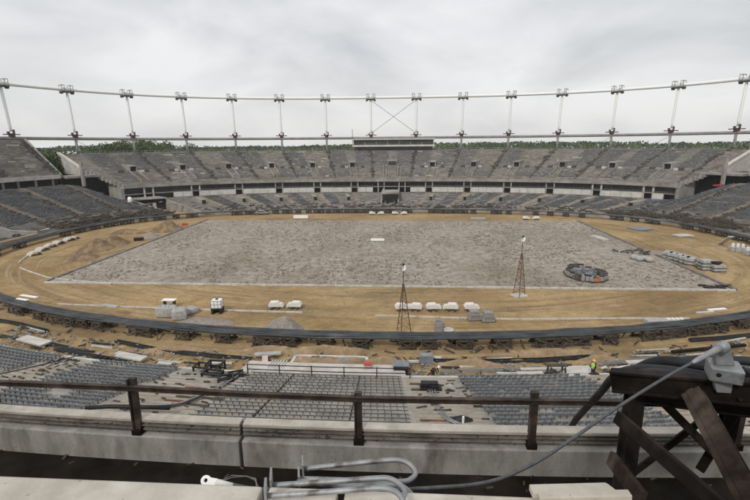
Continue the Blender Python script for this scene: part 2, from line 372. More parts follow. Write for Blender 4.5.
# grey infield: rough stony sheet
nx, ny = 430, 250
vs = []
for i in range(ny+1):
    y = PY0+(PY1-PY0)*i/ny
    for j in range(nx+1):
        x = -PX+2*PX*j/nx
        e = min(x+PX, PX-x, y-PY0, PY1-y)
        z = .05 + min(1, e/1.2)*(.07*fbm(x, y, .8, 5) + .05*fbm(x*.5, y*1.6, .35, 4) + .05*max(0, mnoise.noise((x*1.9, y*2.6, 8))))
        vs.append((x, y, z))
fs = [(i*(nx+1)+j, i*(nx+1)+j+1, (i+1)*(nx+1)+j+1, (i+1)*(nx+1)+j) for i in range(ny) for j in range(nx)]
me = bpy.data.meshes.new('pitch'); me.from_pydata(vs, [], fs)
m = bpy.data.materials.new('stony_infield'); m.use_nodes = True; nt = m.node_tree; b = nt.nodes['Principled BSDF']; L = nt.links.new
b.inputs['Roughness'].default_value = .95; b.inputs['Specular IOR Level'].default_value = .1
tc = nd(nt, 'ShaderNodeTexCoord')
base, _ = noise_ramp('Object', .7, (1,.8,1), .36, .62, (.21,.18,.147), (.45,.405,.345), 9, .8)
big, _ = noise_ramp('Object', .06, (1,.7,1), .45, .72, (0,0,0), (1,1,1), 6, .6, .5)
base = mixc(mixc(.62, (0,0,0), big), base, (.175,.138,.103))
blk, _ = noise_ramp('Object', 1.0, (.8,1.0,1), .57, .62, (0,0,0), (1,1,1), 9, .82, 1.2)
base = mixc(mixc(.7, (0,0,0), blk), base, (.13,.104,.08))
lt, _ = noise_ramp('Object', 1.7, (1,.5,1), .57, .66, (0,0,0), (1,1,1), 6, .7)
base = mixc(mixc(.5, (0,0,0), lt), base, (.46,.43,.38))
gr, gf = noise_ramp('Object', 5, (1,1,1), .3, .7, (.75,.75,.75), (1.15,1.15,1.15), 6, .8)
base = mixc(1.0, base, gr, 'MULTIPLY'); L(base, b.inputs['Base Color'])
bp = nd(nt, 'ShaderNodeBump'); bp.inputs['Strength'].default_value = .7; bp.inputs['Distance'].default_value = .1; L(gf, bp.inputs['Height']); L(bp.outputs[0], b.inputs['Normal'])
me.materials.append(m)
po = bpy.data.objects.new('pitch', me); COL.objects.link(po); tag(po, 'grey stony rectangular infield stripped of its grass', kind='structure')
mb = MB(); rr = random.Random(12)
for _ in range(8000):
    x, y = rr.uniform(-PX+.3, PX-.3), rr.uniform(PY0+.3, PY1-.3)
    if mnoise.noise((x*.09, y*.07, 5))+.35*mnoise.noise((x*.4, y*.3, 2)) < rr.uniform(-.35,.35): continue
    a, b_, h = rr.uniform(.1,.42), rr.uniform(.08,.3), rr.uniform(.05,.17); t = rr.random()*3; cx_, sx_ = math.cos(t), math.sin(t); i = len(mb.v); z = .1
    mb.v += [(x+cx_*a, y+sx_*a, z), (x-sx_*b_, y+cx_*b_, z), (x-cx_*a, y-sx_*a, z), (x+sx_*b_, y-cx_*b_, z), (x+rr.uniform(-.06,.06), y, z+h)]
    mb.f += [(i,i+1,i+4), (i+1,i+2,i+4), (i+2,i+3,i+4), (i+3,i,i+4)]
M['clod'] = pmat('earth_clod', (.13,.108,.085), (.28,.245,.2), .4, .95, 0)
tag(mb.build('clods', 'clod'), 'dark clods of earth strewn over the grey infield', kind='stuff')
mb = MB()
for _ in range(2200):
    t = rr.uniform(0,6.283); s = -rr.random()*.42+.03; q = P(t, s) if s > 0 else None
    if q is None: a = inner(t); q = Vector((a[0]*(1+s), 98.6+(a[1]-98.6)*(1+s), 0))
    if abs(q.x) < PX+1 and PY0-1 < q.y < PY1+1: continue
    a, b_, h = rr.uniform(.04,.14), rr.uniform(.04,.12), rr.uniform(.02,.08); i = len(mb.v)
    mb.v += [(q.x+a,q.y,0), (q.x,q.y+b_,0), (q.x-a,q.y,0), (q.x,q.y-b_,0), (q.x,q.y,h+.03)]; mb.f += [(i,i+1,i+4), (i+1,i+2,i+4), (i+2,i+3,i+4), (i+3,i,i+4)]
tag(mb.build('stones', 'clod'), 'small stones and clods strewn over the brown sand', kind='stuff')
# edging round the infield: pale along the near side, dark along the two ends and the far side
kb = MB()
for k in range(38):
    x0 = -PX-.2+k*(2*PX+.4)/38; x1 = x0+(2*PX+.4)/38-.06
    kb.beam((x0, PY0-.22, .06), (x1, PY0-.22+rnd.uniform(-.05,.05), .06), .3, .3)
tag(kb.build('kerb', 'pale'), 'pale concrete kerb along the near side of the infield', kind='structure')
kb = MB()
for sgn in (-1, 1):
    for k in range(20):
        y0 = PY0+k*(PY1-PY0)/20; kb.beam((sgn*(PX+.35), y0, .05), (sgn*(PX+.35), y0+(PY1-PY0)/20-.05, .05), .55, .36)
tag(kb.build('kerb', 'terrace_dark'), 'dark edging along both ends of the infield', kind='structure')
# thin pale kerbs of the old running track
def strip(name, pts, mat, w, h, label, z=.06, kind='structure', cat=None):
    b_ = MB()
    q = [G(*p) for p in pts]
    for a, c in zip(q, q[1:]):
        n = max(1, int((c-a).length/2.2))
        for i in range(n):
            p0 = a.lerp(c, i/n); p1 = a.lerp(c, (i+.97)/n); b_.beam((p0.x, p0.y, z), (p1.x, p1.y, z), w, h)
    o = b_.build(name, mat); tag(o, label, cat, kind=kind); return o
strip('kerb', [(58,304.5),(120,307),(200,310),(303,313)], 'pale', .22, .22, 'pale kerb left of the heap along the old track')
strip('kerb', [(375,316),(440,318),(520,320),(600,319),(690,319)], 'pale', .22, .22, 'pale kerb behind the white castings along the old track')
strip('kerb', [(20,268),(27,271),(48,278),(80,281.5),(112,284)], 'pale', .25, .2, 'pale curved kerb at the left corner of the infield')

# ------------------------------------------------------------------ trees beyond the stands
def crown_mb(seed, n, rx, rz, z0, leaf):
    r = random.Random(seed); mb = MB()
    lobes = [(Vector((0,0,z0+rz)), 1.0)] + [(Vector((r.uniform(-.6,.6)*rx, r.uniform(-.6,.6)*rx, z0+rz*(1+r.uniform(-.6,.75)))), r.uniform(.4,.62)) for _ in range(9)]
    for _ in range(n):
        c, k = r.choice(lobes); d = Vector((r.gauss(0,1), r.gauss(0,1), r.gauss(0,1))).normalized()*(r.random()**.4)
        p = c + Vector((d.x*rx*k, d.y*rx*k, d.z*rz*k)); a = Vector((r.gauss(0,1), r.gauss(0,1), r.gauss(0,1))).normalized(); t = a.orthogonal().normalized(); b = a.cross(t)
        q = leaf*r.uniform(.6, 1.4); i = len(mb.v)
        mb.v += [tuple(p+t*q), tuple(p+b*q*.6), tuple(p-t*q*.9), tuple(p-b*q*.7)]; mb.f.append((i,i+1,i+2,i+3))
    return mb
def tree_proto(seed, h, w):
    t = thing('broadleaf_tree', 'tree', 'tree', (0,0,0))
    tr = MB(); tr.tube([(0,0,-.5),(.1,0,h*.3),(-.1,.1,h*.6),(0,0,h*.85)], [.45,.35,.22,.06], 7)
    rr = random.Random(seed)
    for k in range(6):
        a = rr.uniform(0,6.28); z = h*rr.uniform(.3,.6); tr.tube([(0,0,z),(math.cos(a)*w*.3,math.sin(a)*w*.3,z+h*.12),(math.cos(a)*w*.55,math.sin(a)*w*.55,z+h*.22)], [.16,.1,.04], 5)
    tr.build('trunk', 'bark', t); crown_mb(seed, 5200, w*.62, h*.36, h*.2, .32).build('crown', 'leaf', t)
    return t
# (azimuth pixel, distance, top pixel row, kind)
spots = []
for i in range(34):           # the denser clump at the left
    px = 97+ i*2.1 + rnd.uniform(-1.2,1.2); spots.append((px, rnd.uniform(262, 310), 141.2+3.2*abs((px-135)/32)**2+rnd.uniform(-1.2,2.2)))
for px, y in ((47,151),(51,153),(55,150),(60,154),(43,155),(66,151)): spots.append((px, rnd.uniform(215,240), y))
for i in range(56): 
    px = 172+i*10.6+rnd.uniform(-4,4); spots.append((px, rnd.uniform(330,400), 146.2+rnd.uniform(-1.9,1.6)+(.6 if px > 640 else 0)-(1.0 if 420<px<600 else 0)))
protos = [tree_proto(s, h, w) for s, h, w in ((1,17,9),(2,19,10),(3,15,9),(4,18,8))]
PH = [17,19,15,18]
TL = ['dense green tree in the clump rising behind the left end of the far stand', 'dark green tree showing through the gap between the two stands at left', 'distant green tree in the line along the skyline behind the far stand']
TG = ['trees in the clump at left', 'trees in the gap between the stands', 'trees along the skyline']
used = set()
for i, (px, d, ytop) in enumerate(spots):
    g = 0 if i < 34 else 1 if i < 40 else 2
    v = ray(px, ytop); hv = Vector((v.x, v.y)).length; t = d/hv; p = CAM+v*t
    k = i % 4; sc = (p.z+1)/(PH[k]*.97)
    loc = (p.x, p.y, -1)
    if k not in used: used.add(k); o = protos[k]; o.location = loc; o.scale = (sc,)*3; tag(o, TL[g], None, TG[g])
    else: o = dup(protos[k], loc, rnd.uniform(0,6.28), TL[g], (sc*rnd.uniform(.85,1.2), sc*rnd.uniform(.85,1.2), sc), TG[g])
fr = random.Random(5); mb = MB()
for _ in range(46000):
    a = R(fr.uniform(18, 172)); r_ = fr.uniform(470, 560); x, y = r_*math.cos(a)*1.15, 60+r_*math.sin(a)
    top = 21.6+(1.2 if x > 0 else 0)+3.4*mnoise.noise((x*.011, y*.011, 1))+2.2*mnoise.noise((x*.055, y*.055, 4)); z = top*(1-fr.random()**2*.9)
    n_ = Vector((fr.gauss(0,1), fr.gauss(0,1), fr.gauss(0,1))).normalized(); t = n_.orthogonal().normalized(); b_ = n_.cross(t); q = fr.uniform(.9,2.2); i = len(mb.v); p = Vector((x,y,z))
    mb.v += [tuple(p+t*q), tuple(p+b_*q*.7), tuple(p-t*q), tuple(p-b_*q*.7)]; mb.f.append((i,i+1,i+2,i+3))
tag(mb.build('forest', 'leaf'), 'far-off green wood on the horizon beyond the stadium', kind='stuff')
# ------------------------------------------------------------------ stands
def fn(v): return v if callable(v) else (lambda t: v)
def terrace(mb, d0, d1, s0, s1, z0, z1, rows, n=6, th=.7, ztop=None):
    """stepped concrete rows between two radial lines, with soffit and closed ends"""
    s0, s1, z0, z1 = fn(s0), fn(s1), fn(z0), fn(z1); base = len(mb.v); per = 2*rows+1
    for j in range(n+1):
        t = j/n; d = d0+(d1-d0)*t
        for i in range(rows):
            sa = s0(t)+(s1(t)-s0(t))*i/rows; za = z0(t)+(z1(t)-z0(t))*i/rows; zb = z0(t)+(z1(t)-z0(t))*(i+1)/rows
            mb.v.append(tuple(D(d, sa, za))); mb.v.append(tuple(D(d, sa, zb)))
        mb.v.append(tuple(D(d, s1(t), z1(t))))
        mb.v.append(tuple(D(d, s1(t), z1(t)-th))); mb.v.append(tuple(D(d, s0(t), z0(t)-th)))
    m = per+2
    for j in range(n):
        for i in range(m):
            a, b = base+j*m+i, base+j*m+(i+1) % m; mb.f.append((a, b, b+m, a+m))
    for j in (0, n):
        o = base+j*m; lo1, lo0 = o+per, o+per+1
        for i in range(per-1):
            mb.f.append((o+i, o+i+1, lo0) if i < per//2 else (o+i, o+i+1, lo1))
        mb.f.append((o+per//2, lo1, lo0)); mb.f.append((o+per-1, lo1, o+per//2)) if False else None
    return mb
def rows_of_seats(mb, d0, d1, s0, s1, z0, z1, rows, skip=.1, pitch=.55, w=.46, seed=1, h=.42):
    r = random.Random(seed); s0, s1, z0, z1 = fn(s0), fn(s1), fn(z0), fn(z1)
    for i in range(rows):
        t = .5; sm = s0(t)+(s1(t)-s0(t))*(i+.55)/rows
        ln = (D(d0, sm)-D(d1, sm)).length; n = max(1, int(ln/pitch)); gap = r.random() < skip*.6; g0 = r.random()
        for k in range(n):
            t = (k+.5)/n
            if r.random() < skip or (gap and abs(t-g0) < .3): continue
            s = s0(t)+(s1(t)-s0(t))*(i+.6)/rows; z = z0(t)+(z1(t)-z0(t))*(i+1)/rows; d = d0+(d1-d0)*t
            p = D(d, s, z+h/2); q = D(d, s+.01, 0); a = math.atan2(q.y-p.y, q.x-p.x)
            mb.box(p, (.4, w, h), a)
    return mb
def arcbar(mb, d0, d1, s, z, ds, h, n=6):
    """bar following the curve of the stand: from s to s+ds, z to z+h"""
    for j in range(n):
        a, b = d0+(d1-d0)*j/n, d0+(d1-d0)*(j+1)/n
        mb.hexa([D(a,s,z), D(b,s,z), D(b,s+ds,z), D(a,s+ds,z), D(a,s,z+h), D(b,s,z+h), D(b,s+ds,z+h), D(a,s+ds,z+h)])
    return mb
U0, U1, UZ0, UZ1 = .5, .97, 8.8, 20.0      # upper rows of the far stand
def uz(s): return UZ0+(UZ1-UZ0)*(s-U0)/(U1-U0)
def low_end(deg):
    dd = max(deg, 180-deg); t = sstep(149.5, 157.5, dd); return .5+.12*t, 3.4+6.6*t
def lz(deg, s):
    e, z = low_end(deg); return 1+(z-1)*(s-.05)/(e-.05)
far = thing('grandstand', 'long two tier concrete grandstand curving round the far side, stripped for rebuilding', 'grandstand', (0, 187, 0))
side_l = thing('grandstand', 'taller concrete grandstand at the left with dark seats below a deep gallery', 'grandstand', (-95, 95, 0))
side_r = thing('grandstand', 'grandstand at the right edge with dark seat blocks and a sloping white stair wall', 'grandstand', (95, 95, 0))
for k in range(-6, 7):
    a, b = post_deg(k-.5), post_deg(k+.5); c = (a+b)/2; w = lambda x: c+(b-a)*x   # x in -.5 .. .5, left to right
    m = MB(); terrace(m, a, b, U0, U1, UZ0, UZ1, 20); m.build('terrace', 'terrace', far, world=True)
    m = MB(); arcbar(m, a, b, U0-.006, UZ0-1.0, .012, 1.06); m.build('fascia', 'concrete', far, world=True)
    # stripped stair at the roof post line
    m = MB(); sw = .03
    terrace(m, w(.5-sw), w(.5+sw) if k < 6 else w(.5), U0+.02, U1, uz(U0+.02)+.25, UZ1+.25, 34, n=1, th=.5)
    rr = random.Random(k)
    for _ in range(16):
        s = rr.uniform(U0+.03, U1-.02); m.box(D(w(.5+rr.uniform(-.06,.04)), s, uz(s)+.7), (rr.uniform(.4,1.2), rr.uniform(.4,1.2), rr.uniform(.3,.8)), rr.random()*3)
    m.build('stair', 'debrisgrey', far, world=True)
    # door up through the rows, with its concrete cheeks
    if k:
        s_ = .668; z_ = uz(s_); hw = .075
        v = MB()
        for x in (-hw, hw-.016):
            v.prism([D(w(x), s_-.005, z_-.2), D(w(x), s_-.005, z_+2.6), D(w(x), s_+.115, z_+2.75), D(w(x), s_+.115, z_+2)], D(w(x+.016), s_, 0)-D(w(x), s_, 0))
        v.hexa([D(w(-hw),s_-.006,z_+2.3), D(w(hw),s_-.006,z_+2.3), D(w(hw),s_+.115,z_+2.5), D(w(-hw),s_+.115,z_+2.5), D(w(-hw),s_-.006,z_+2.75), D(w(hw),s_-.006,z_+2.75), D(w(hw),s_+.115,z_+2.9), D(w(-hw),s_+.115,z_+2.9)])
        for x in (-hw-.012, hw):  # low walls going down to the front
            v.hexa([D(w(x),U0+.03,uz(U0+.03)), D(w(x+.014),U0+.03,uz(U0+.03)), D(w(x+.014),s_,z_), D(w(x),s_,z_), D(w(x),U0+.03,uz(U0+.03)+1), D(w(x+.014),U0+.03,uz(U0+.03)+1), D(w(x+.014),s_,z_+1.1), D(w(x),s_,z_+1.1)])
        vo = v.build('vomitory', 'concrete', far, world=True)
        v = MB(); v.hexa([D(w(-hw+.016),s_+.004,z_-.1), D(w(hw-.016),s_+.004,z_-.1), D(w(hw-.016),s_+.02,z_-.1), D(w(-hw+.016),s_+.02,z_-.1), D(w(-hw+.016),s_+.004,z_+2.3), D(w(hw-.016),s_+.004,z_+2.3), D(w(hw-.016),s_+.02,z_+2.3), D(w(-hw+.016),s_+.02,z_+2.3)])
        v.build('doorway', 'dark', vo, world=False); vo.children[0].matrix_parent_inverse = Matrix.Translation((0,-187,0))
    else:
        m = MB(); s_ = .7; z_ = uz(s_); m.hexa([D(w(-.12),s_,z_), D(w(.12),s_,z_), D(w(.12),s_+.09,z_), D(w(-.12),s_+.09,z_), D(w(-.12),s_,z_+2.6), D(w(.12),s_,z_+2.6), D(w(.12),s_+.09,z_+2.6), D(w(-.12),s_+.09,z_+2.6)])
        vo = m.build('commentary_box', 'concrete', far, world=True)
        m = MB(); m.hexa([D(w(-.1),s_-.004,z_+.5), D(w(.1),s_-.004,z_+.5), D(w(.1),s_+.01,z_+.5), D(w(-.1),s_+.01,z_+.5), D(w(-.1),s_-.004,z_+2), D(w(.1),s_-.004,z_+2), D(w(.1),s_+.01,z_+2), D(w(-.1),s_+.01,z_+2)])
        q = m.build('window', 'glass', vo); q.matrix_parent_inverse = Matrix.Translation((0,-187,0))
        for x in (-.22,-.15,.14,.22):
            m = MB(); m.hexa([D(w(x),U0+.02,uz(U0+.02)), D(w(x+.012),U0+.02,uz(U0+.02)), D(w(x+.012),.7,uz(.7)), D(w(x),.7,uz(.7)), D(w(x),U0+.02,uz(U0+.02)+.9), D(w(x+.012),U0+.02,uz(U0+.02)+.9), D(w(x+.012),.7,uz(.7)+.9), D(w(x),.7,uz(.7)+.9)]); m.build('aisle_wall', 'concrete', far, world=True)
    for x0, x1, mt, hh in ((.12,.2,'pale',1.15),(.21,.29,'platform',1.3),(-.3,-.2,'platform',1.3),(-.19,-.11,'panel' if k % 2 else 'concrete',1.1)):
        if k and rr.random() < .8:
            m = MB(); arcbar(m, w(x0), w(x1), .655, uz(.655)+.1, .012, hh, n=2); m.build('row_wall', mt, far, world=True)
    m = MB(); arcbar(m, w(-.46), w(.46), .648, uz(.648)+.08, .004, .5, n=5); m.build('walkway_kerb', 'terrace_dark', far, world=True)
    # rows of old seats left on some blocks, low dirty upstands across the rest
    m = MB()
    for x0, x1, sa, sb, pr in ((-.44,-.1,.53,.66,.45),(.1,.44,.53,.66,.4),(-.44,-.1,.69,.95,.35),(.1,.44,.69,.95,.3)):
        if rr.random() < .62:
            n0 = int(round((sb-sa)/(U1-U0)*20)); rows_of_seats(m, w(x0), w(x1), sa, sb, uz(sa), uz(sb), n0, pr*.35, pitch=.62, w=.5, seed=k*7+int(sa*100)+int(x0*10))
    if m.f: tag(m.build('seats', 'seat', far, world=True), kind='stuff')
    m = MB()                      # damaged row edges and patches of bare filling
    for _ in range(11):
        x0 = rr.uniform(-.46,.36); s = U0+(U1-U0)*(rr.randrange(1,19)+.15)/20; arcbar(m, w(x0), w(min(.46, x0+rr.uniform(.03,.2))), s, uz(s)+.3, .008, rr.uniform(.15,.55), n=2)
    tag(m.build('row_edging', 'pale' if k % 3 == 1 else 'terrace_dark', far, world=True), kind='stuff')
    # gallery with dark glazing behind white fronts
    m = MB(); arcbar(m, a, b, .545, 3.3, .01, 5.2); m.build('glazing', 'glass', far, world=True)
    m = MB(); arcbar(m, a, b, .5, 5.35 if k else 5.6, .05, .22); m.build('gallery_floor', 'concrete', far, world=True)
    for x in ((-.09,.09) if k else (-.36,-.2,.2,.36)):
        p = D(w(x), .505, 3.3); q = D(w(x), .505, 7.8); m = MB(); m.beam(p, q, .5, .55, upv=(0,1,0)); m.build('column', 'pale' if abs(k) > 4 else 'concrete', far, world=True)
    for x in (-.5, -.29, .29):
        p = D(w(x), .512, 5.5); m = MB(); m.beam(p, p+Vector((0,0,2.4)), .16, .16); m.build('mullion', 'platform', far, world=True)
    if k and k != -6:
        for x0, x1 in ((-.5,-.3),(-.3,-.095),(.095,.3),(.3,.5)):
            if k == 6 and x0 > .28: continue
            m = MB(); arcbar(m, w(x0+.003), w(x1-.003), .497, 3.55, .008, 1.85, n=2); m.build('gallery_front', 'panel', far, world=True)
        m = MB(); arcbar(m, w(-.5), w(.5), .498, 6.1, .001, .06, n=5)
        for i in range(14): p = D(w(-.5+i/13), .4985, 5.4); m.beam(p, p+Vector((0,0,.75)), .05, .05)
        m.build('railing', 'galvdull', far, world=True)
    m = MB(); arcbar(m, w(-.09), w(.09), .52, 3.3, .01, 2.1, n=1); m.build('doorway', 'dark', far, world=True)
    # lower rows
    if k != -6:
        m = MB(); terrace(m, a, b, .05, .5, 1.0, 3.4, 26, th=1.3); m.build('terrace', 'terrace_dark' if k % 2 else 'terrace', far, world=True)
        m = MB(); arcbar(m, a, b, .047, -.2, .004, 1.35); m.build('front_wall', 'concrete', far, world=True)
        if k:
            m = MB(); terrace(m, w(-.07), w(.07), .055, .495, 1.05, 3.45, 34, n=2, th=.4); m.build('stair', 'sandaisle', far, world=True)
        m = MB()
        sec = ((.09,.42),) if -6 < k < -1 else ((-.42,-.09),(.3,.46)) if 1 < k < 5 else ((-.45,-.1),(.1,.4)) if k in (5,6) else ()
        for x0, x1 in sec: rows_of_seats(m, w(x0), w(x1), .14, .46, 1+2.4*.2, 1+2.4*.91, 19, .08, seed=k+40, pitch=.6, w=.52)
        if m.f: tag(m.build('seats', 'seat_dark', far, world=True), kind='stuff')
        if k:
            m = MB(); x = -.28 if k < 0 else .22
            m.hexa([D(w(x-.05),.26,2), D(w(x+.05),.26,2), D(w(x+.05),.36,2), D(w(x-.05),.36,2), D(w(x-.05),.26,3.7), D(w(x+.05),.26,3.7), D(w(x+.05),.36,3.9), D(w(x-.05),.36,3.9)])
            vo = m.build('vomitory', 'concrete', far, world=True)
            m = MB(); m.hexa([D(w(x-.038),.255,2), D(w(x+.038),.255,2), D(w(x+.038),.27,2), D(w(x-.038),.27,2), D(w(x-.038),.255,3.5), D(w(x+.038),.255,3.5), D(w(x+.038),.27,3.5), D(w(x-.038),.27,3.5)])
            q = m.build('doorway', 'dark', vo); q.matrix_parent_inverse = Matrix.Translation((0,-187,0))
    # rail along the top of the stand
    m = MB(); arcbar(m, a, b, U1-.006, UZ1+1.0, .0012, .07, n=6); arcbar(m, a, b, U1-.006, UZ1+.5, .0012, .05, n=6)
    for i in range(12): p = D(w(-.5+i/12), U1-.0055, UZ1-.1); m.beam(p, p+Vector((0,0,1.15)), .09, .09)
    m.build('railing', 'galvdull', far, world=True)
    m = MB(); arcbar(m, a, b, U1, 0, .006, UZ1+.3, n=6); m.build('back_wall', 'concrete', far, world=True)
# lower row ends and the vehicle gate at the left corner
a, b = post_deg(-6.5), post_deg(-5.5)
for d0, d1 in ((a, 149.2), (143.8, b)):
    m = MB(); terrace(m, d0, d1, .05, .5, 1.0, 3.4, 26, n=2, th=1.3); m.build('terrace', 'terrace_dark', far, world=True)
for d in (149.2, 143.8):
    m = MB(); m.prism([D(d,.06,-.2), D(d,.06,1.2), D(d,.5,3.9), D(d,.5,-.2)], D(d+.35,.3)-D(d,.3)); m.build('gate_wall', 'concrete', far, world=True)
m = MB(); arcbar(m, 149.2, 144.1, .4, 3.9, .11, .35); m.build('gate_lintel', 'concrete', far, world=True)
m = MB(); arcbar(m, 149.2, 144.1, .42, -.2, .02, 4.1); m.build('gate_opening', 'dark', far, world=True)
m = MB(); arcbar(m, 146.6, 146.0, .412, -.1, .004, 2.6, n=1); m.build('gate_door', 'pale', far, world=True)
# tunnel in the middle
m = MB()
for x in (-3.3, 2.8): m.prism([(x,159,-.1), (x,159,2.4), (x,172,5.4), (x,184,5.4), (x,184,-.1)], (.5,0,0))
m.build('tunnel_wall', 'concrete', far, world=True)
m = MB(); m.hexa([(-2.75,162,0), (2.75,162,0), (2.75,173,0), (-2.75,173,0), (-2.75,162,4.9), (2.75,162,4.9), (2.75,173,5.0), (-2.75,173,5.0)]); m.build('tunnel_mouth', 'dark', far, world=True)
m = MB(); m.box((0,168.5,5.3), (6.6,12,.5)); m.build('tunnel_lintel', 'concrete', far, world=True)
m = MB(); m.box((-1.6,160.6,1.4), (.25,.2,2.8)); m.build('gate_post', 'concrete', far, world=True)
m = MB(); m.box((1.6,160.6,1.4), (.25,.2,2.8)); m.build('gate_post', 'concrete', far, world=True)
# end pieces: the rows are cut off in a rising line and close with a sloping white stair wall
for sgn, A, B, T in ((1, post_deg(-6.5), 152.5, side_l), (-1, post_deg(6.5), 27.5, side_r)):
    m = MB(); terrace(m, A, B, lambda t: .5+.24*t, U1, lambda t: uz(.5+.24*t), UZ1, 16, n=6); m.build('terrace', 'terrace', far, world=True)
    m = MB()
    for i in range(10):          # stepped edge of the cut
        t = i/10; d = A+(B-A)*t; s = .5+.24*t; m.hexa([D(d,s-.012,uz(s)-1.1), D(d+(B-A)/10,s-.012,uz(s)-1.1), D(d+(B-A)/10,s+.014,uz(s)-1.1), D(d,s+.014,uz(s)-1.1), D(d,s-.012,uz(s)+.35), D(d+(B-A)/10,s-.012,uz(s)+.35), D(d+(B-A)/10,s+.014,uz(s)+.35), D(d,s+.014,uz(s)+.35)])
    m.build('stepped_edge', 'concrete', far, world=True)
    d = B; q = D(B+sgn*.45,.8)-D(B,.8)
    m = MB(); m.prism([D(d,.74,12.6), D(d,.74,uz(.74)+.2), D(d,.985,UZ1+.2), D(d,.985,12.6)], q); m.build('end_wall', 'pale', far, world=True)
    m = MB(); m.prism([D(d,.725,uz(.725)+.3), D(d,.725,uz(.725)+.85), D(d,.985,UZ1+.85), D(d,.985,UZ1+.3)], q*1.25); m.build('stair_parapet', 'pale', far, world=True)
    m = MB(); arcbar(m, A+sgn*.3, B+sgn*4.2, .63, 12.0, .12, .75); m.build('landing', 'concrete', far, world=True)
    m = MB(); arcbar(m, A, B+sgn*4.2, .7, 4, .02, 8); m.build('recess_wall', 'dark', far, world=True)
    m = MB(); m.prism([D(A,.5,3), D(A,.5,8), D(A,.6,10.4), D(A,.64,12), D(A,.64,3)], D(A+sgn*.5,.6)-D(A,.6)); m.build('corner_wall', 'concrete', far, world=True)
    p = D(B+sgn*1.8,.625,0); m = MB(); m.beam(p+Vector((0,0,9)), p+Vector((0,0,17.5)), .9, .9); m.build('column', 'concrete', far, world=True)
    # side stand: lower rows rise to a deep gallery under taller upper rows
    edges = [A, A+sgn*3.4, A+sgn*7.2] + [A+sgn*(7.2+7.2*i) for i in range(1, 6)]
    for i in range(len(edges)-1):
        e0, e1 = edges[i], edges[i+1]; ff = lambda f, j: (lambda t: f(e0+(e1-e0)*t)[j])
        m = MB(); terrace(m, e0, e1, .05, ff(low_end, 0), 1.0, ff(low_end, 1), 40, n=4, th=1.6); m.build('terrace', 'terrace_dark', T, world=True)
        x0, x1 = e0+(e1-e0)*(.12 if i else .3), e0+(e1-e0)*.84
        g = lambda fr, j: (lambda t: (.05+(low_end(x0+(x1-x0)*t)[0]-.05)*fr) if j == 0 else 1+(low_end(x0+(x1-x0)*t)[1]-1)*fr)
        m = MB(); rows_of_seats(m, x0, x1, g(.22,0), g(.985,0), g(.22,1), g(.985,1), 31, .12+.05*(i % 3), seed=i+90, pitch=.6, w=.53)
        if i not in (): tag(m.build('seats', 'seat_dark', T, world=True), kind='stuff')
        a0, a1 = e0+(e1-e0)*.87, e0+(e1-e0)*.99
        m = MB(); g2 = lambda j: (lambda t: low_end(a0+(a1-a0)*t)[j]+(.0 if j == 0 else .08))
        terrace(m, a0, a1, .055, g2(0), 1.1, g2(1), 60, n=2, th=.4); m.build('stair', 'sandaisle', T, world=True)
        m = MB(); arcbar(m, e0, e1, .046, -.2, .004, 1.35); m.build('front_wall', 'concrete', T, world=True)
        rr = random.Random(i+sgn*5); m = MB()
        for _ in range(40):
            d = e0+(e1-e0)*rr.uniform(.02,.12); s = rr.uniform(.07,.55); z = lz(d, min(s, low_end(d)[0])); m.box(D(d, s, z+.3), (rr.uniform(.4,1.8), rr.uniform(.3,1.2), rr.uniform(.2,.7)), rr.random()*3)
        tag(m.build('broken_concrete', 'platform', T, world=True), kind='stuff')
    f0 = A+sgn*7.4
    for i in range(5):
        e0, e1 = f0+sgn*i*7.2, f0+sgn*(i+1)*7.2
        m = MB(); terrace(m, e0, e1, .66, .97, 13.2, 25, 20, n=5); m.build('terrace', 'terrace', T, world=True)
        m = MB(); arcbar(m, e0, e1, .652, 12.1, .012, 1.3); m.build('fascia', 'pale', T, world=True)
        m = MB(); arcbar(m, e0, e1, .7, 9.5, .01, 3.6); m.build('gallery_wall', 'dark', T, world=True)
        for x in (.15, .5, .85):
            p = D(e0+(e1-e0)*x, .665, 9.9); m = MB(); m.beam(p, p+Vector((0,0,2.4)), .5, .5); m.build('column', 'concrete', T, world=True)
        m = MB(); terrace(m, e0+(e1-e0)*.02, e0+(e1-e0)*.1, .67, .965, 13.9, 25.2, 34, n=1, th=.4); rr = random.Random(i+31)
        for _ in range(24):
            s = rr.uniform(.67,.96); d = e0+(e1-e0)*rr.uniform(.0,.16); m.box(D(d, s, 13.6+11.8*(s-.66)/.31), (rr.uniform(.5,1.8), rr.uniform(.4,1.4), rr.uniform(.4,.9)), rr.random()*3)
        m.build('stair', 'debrisgrey', T, world=True)
        m = MB()
        for _ in range(18):
            x0 = rr.uniform(.1,.8); s = .66+.31*(rr.randrange(1,19)+.15)/20; arcbar(m, e0+(e1-e0)*x0, e0+(e1-e0)*min(.97, x0+rr.uniform(.04,.25)), s, 13.2+11.8*(s-.66)/.31+.3, .008, rr.uniform(.2,.6), n=2)
        tag(m.build('row_edging', 'pale', T, world=True), kind='stuff')
        m = MB(); arcbar(m, e0, e1, .97, 0, .006, 25.3); m.build('back_wall', 'concrete', T, world=True)
    m = MB(); m.prism([D(f0,.66,12.2), D(f0,.66,13.6), D(f0,.97,25.7), D(f0,.97,12.2)], D(f0-sgn*.35,.8)-D(f0,.8)); m.build('end_wall', 'concrete', T, world=True)
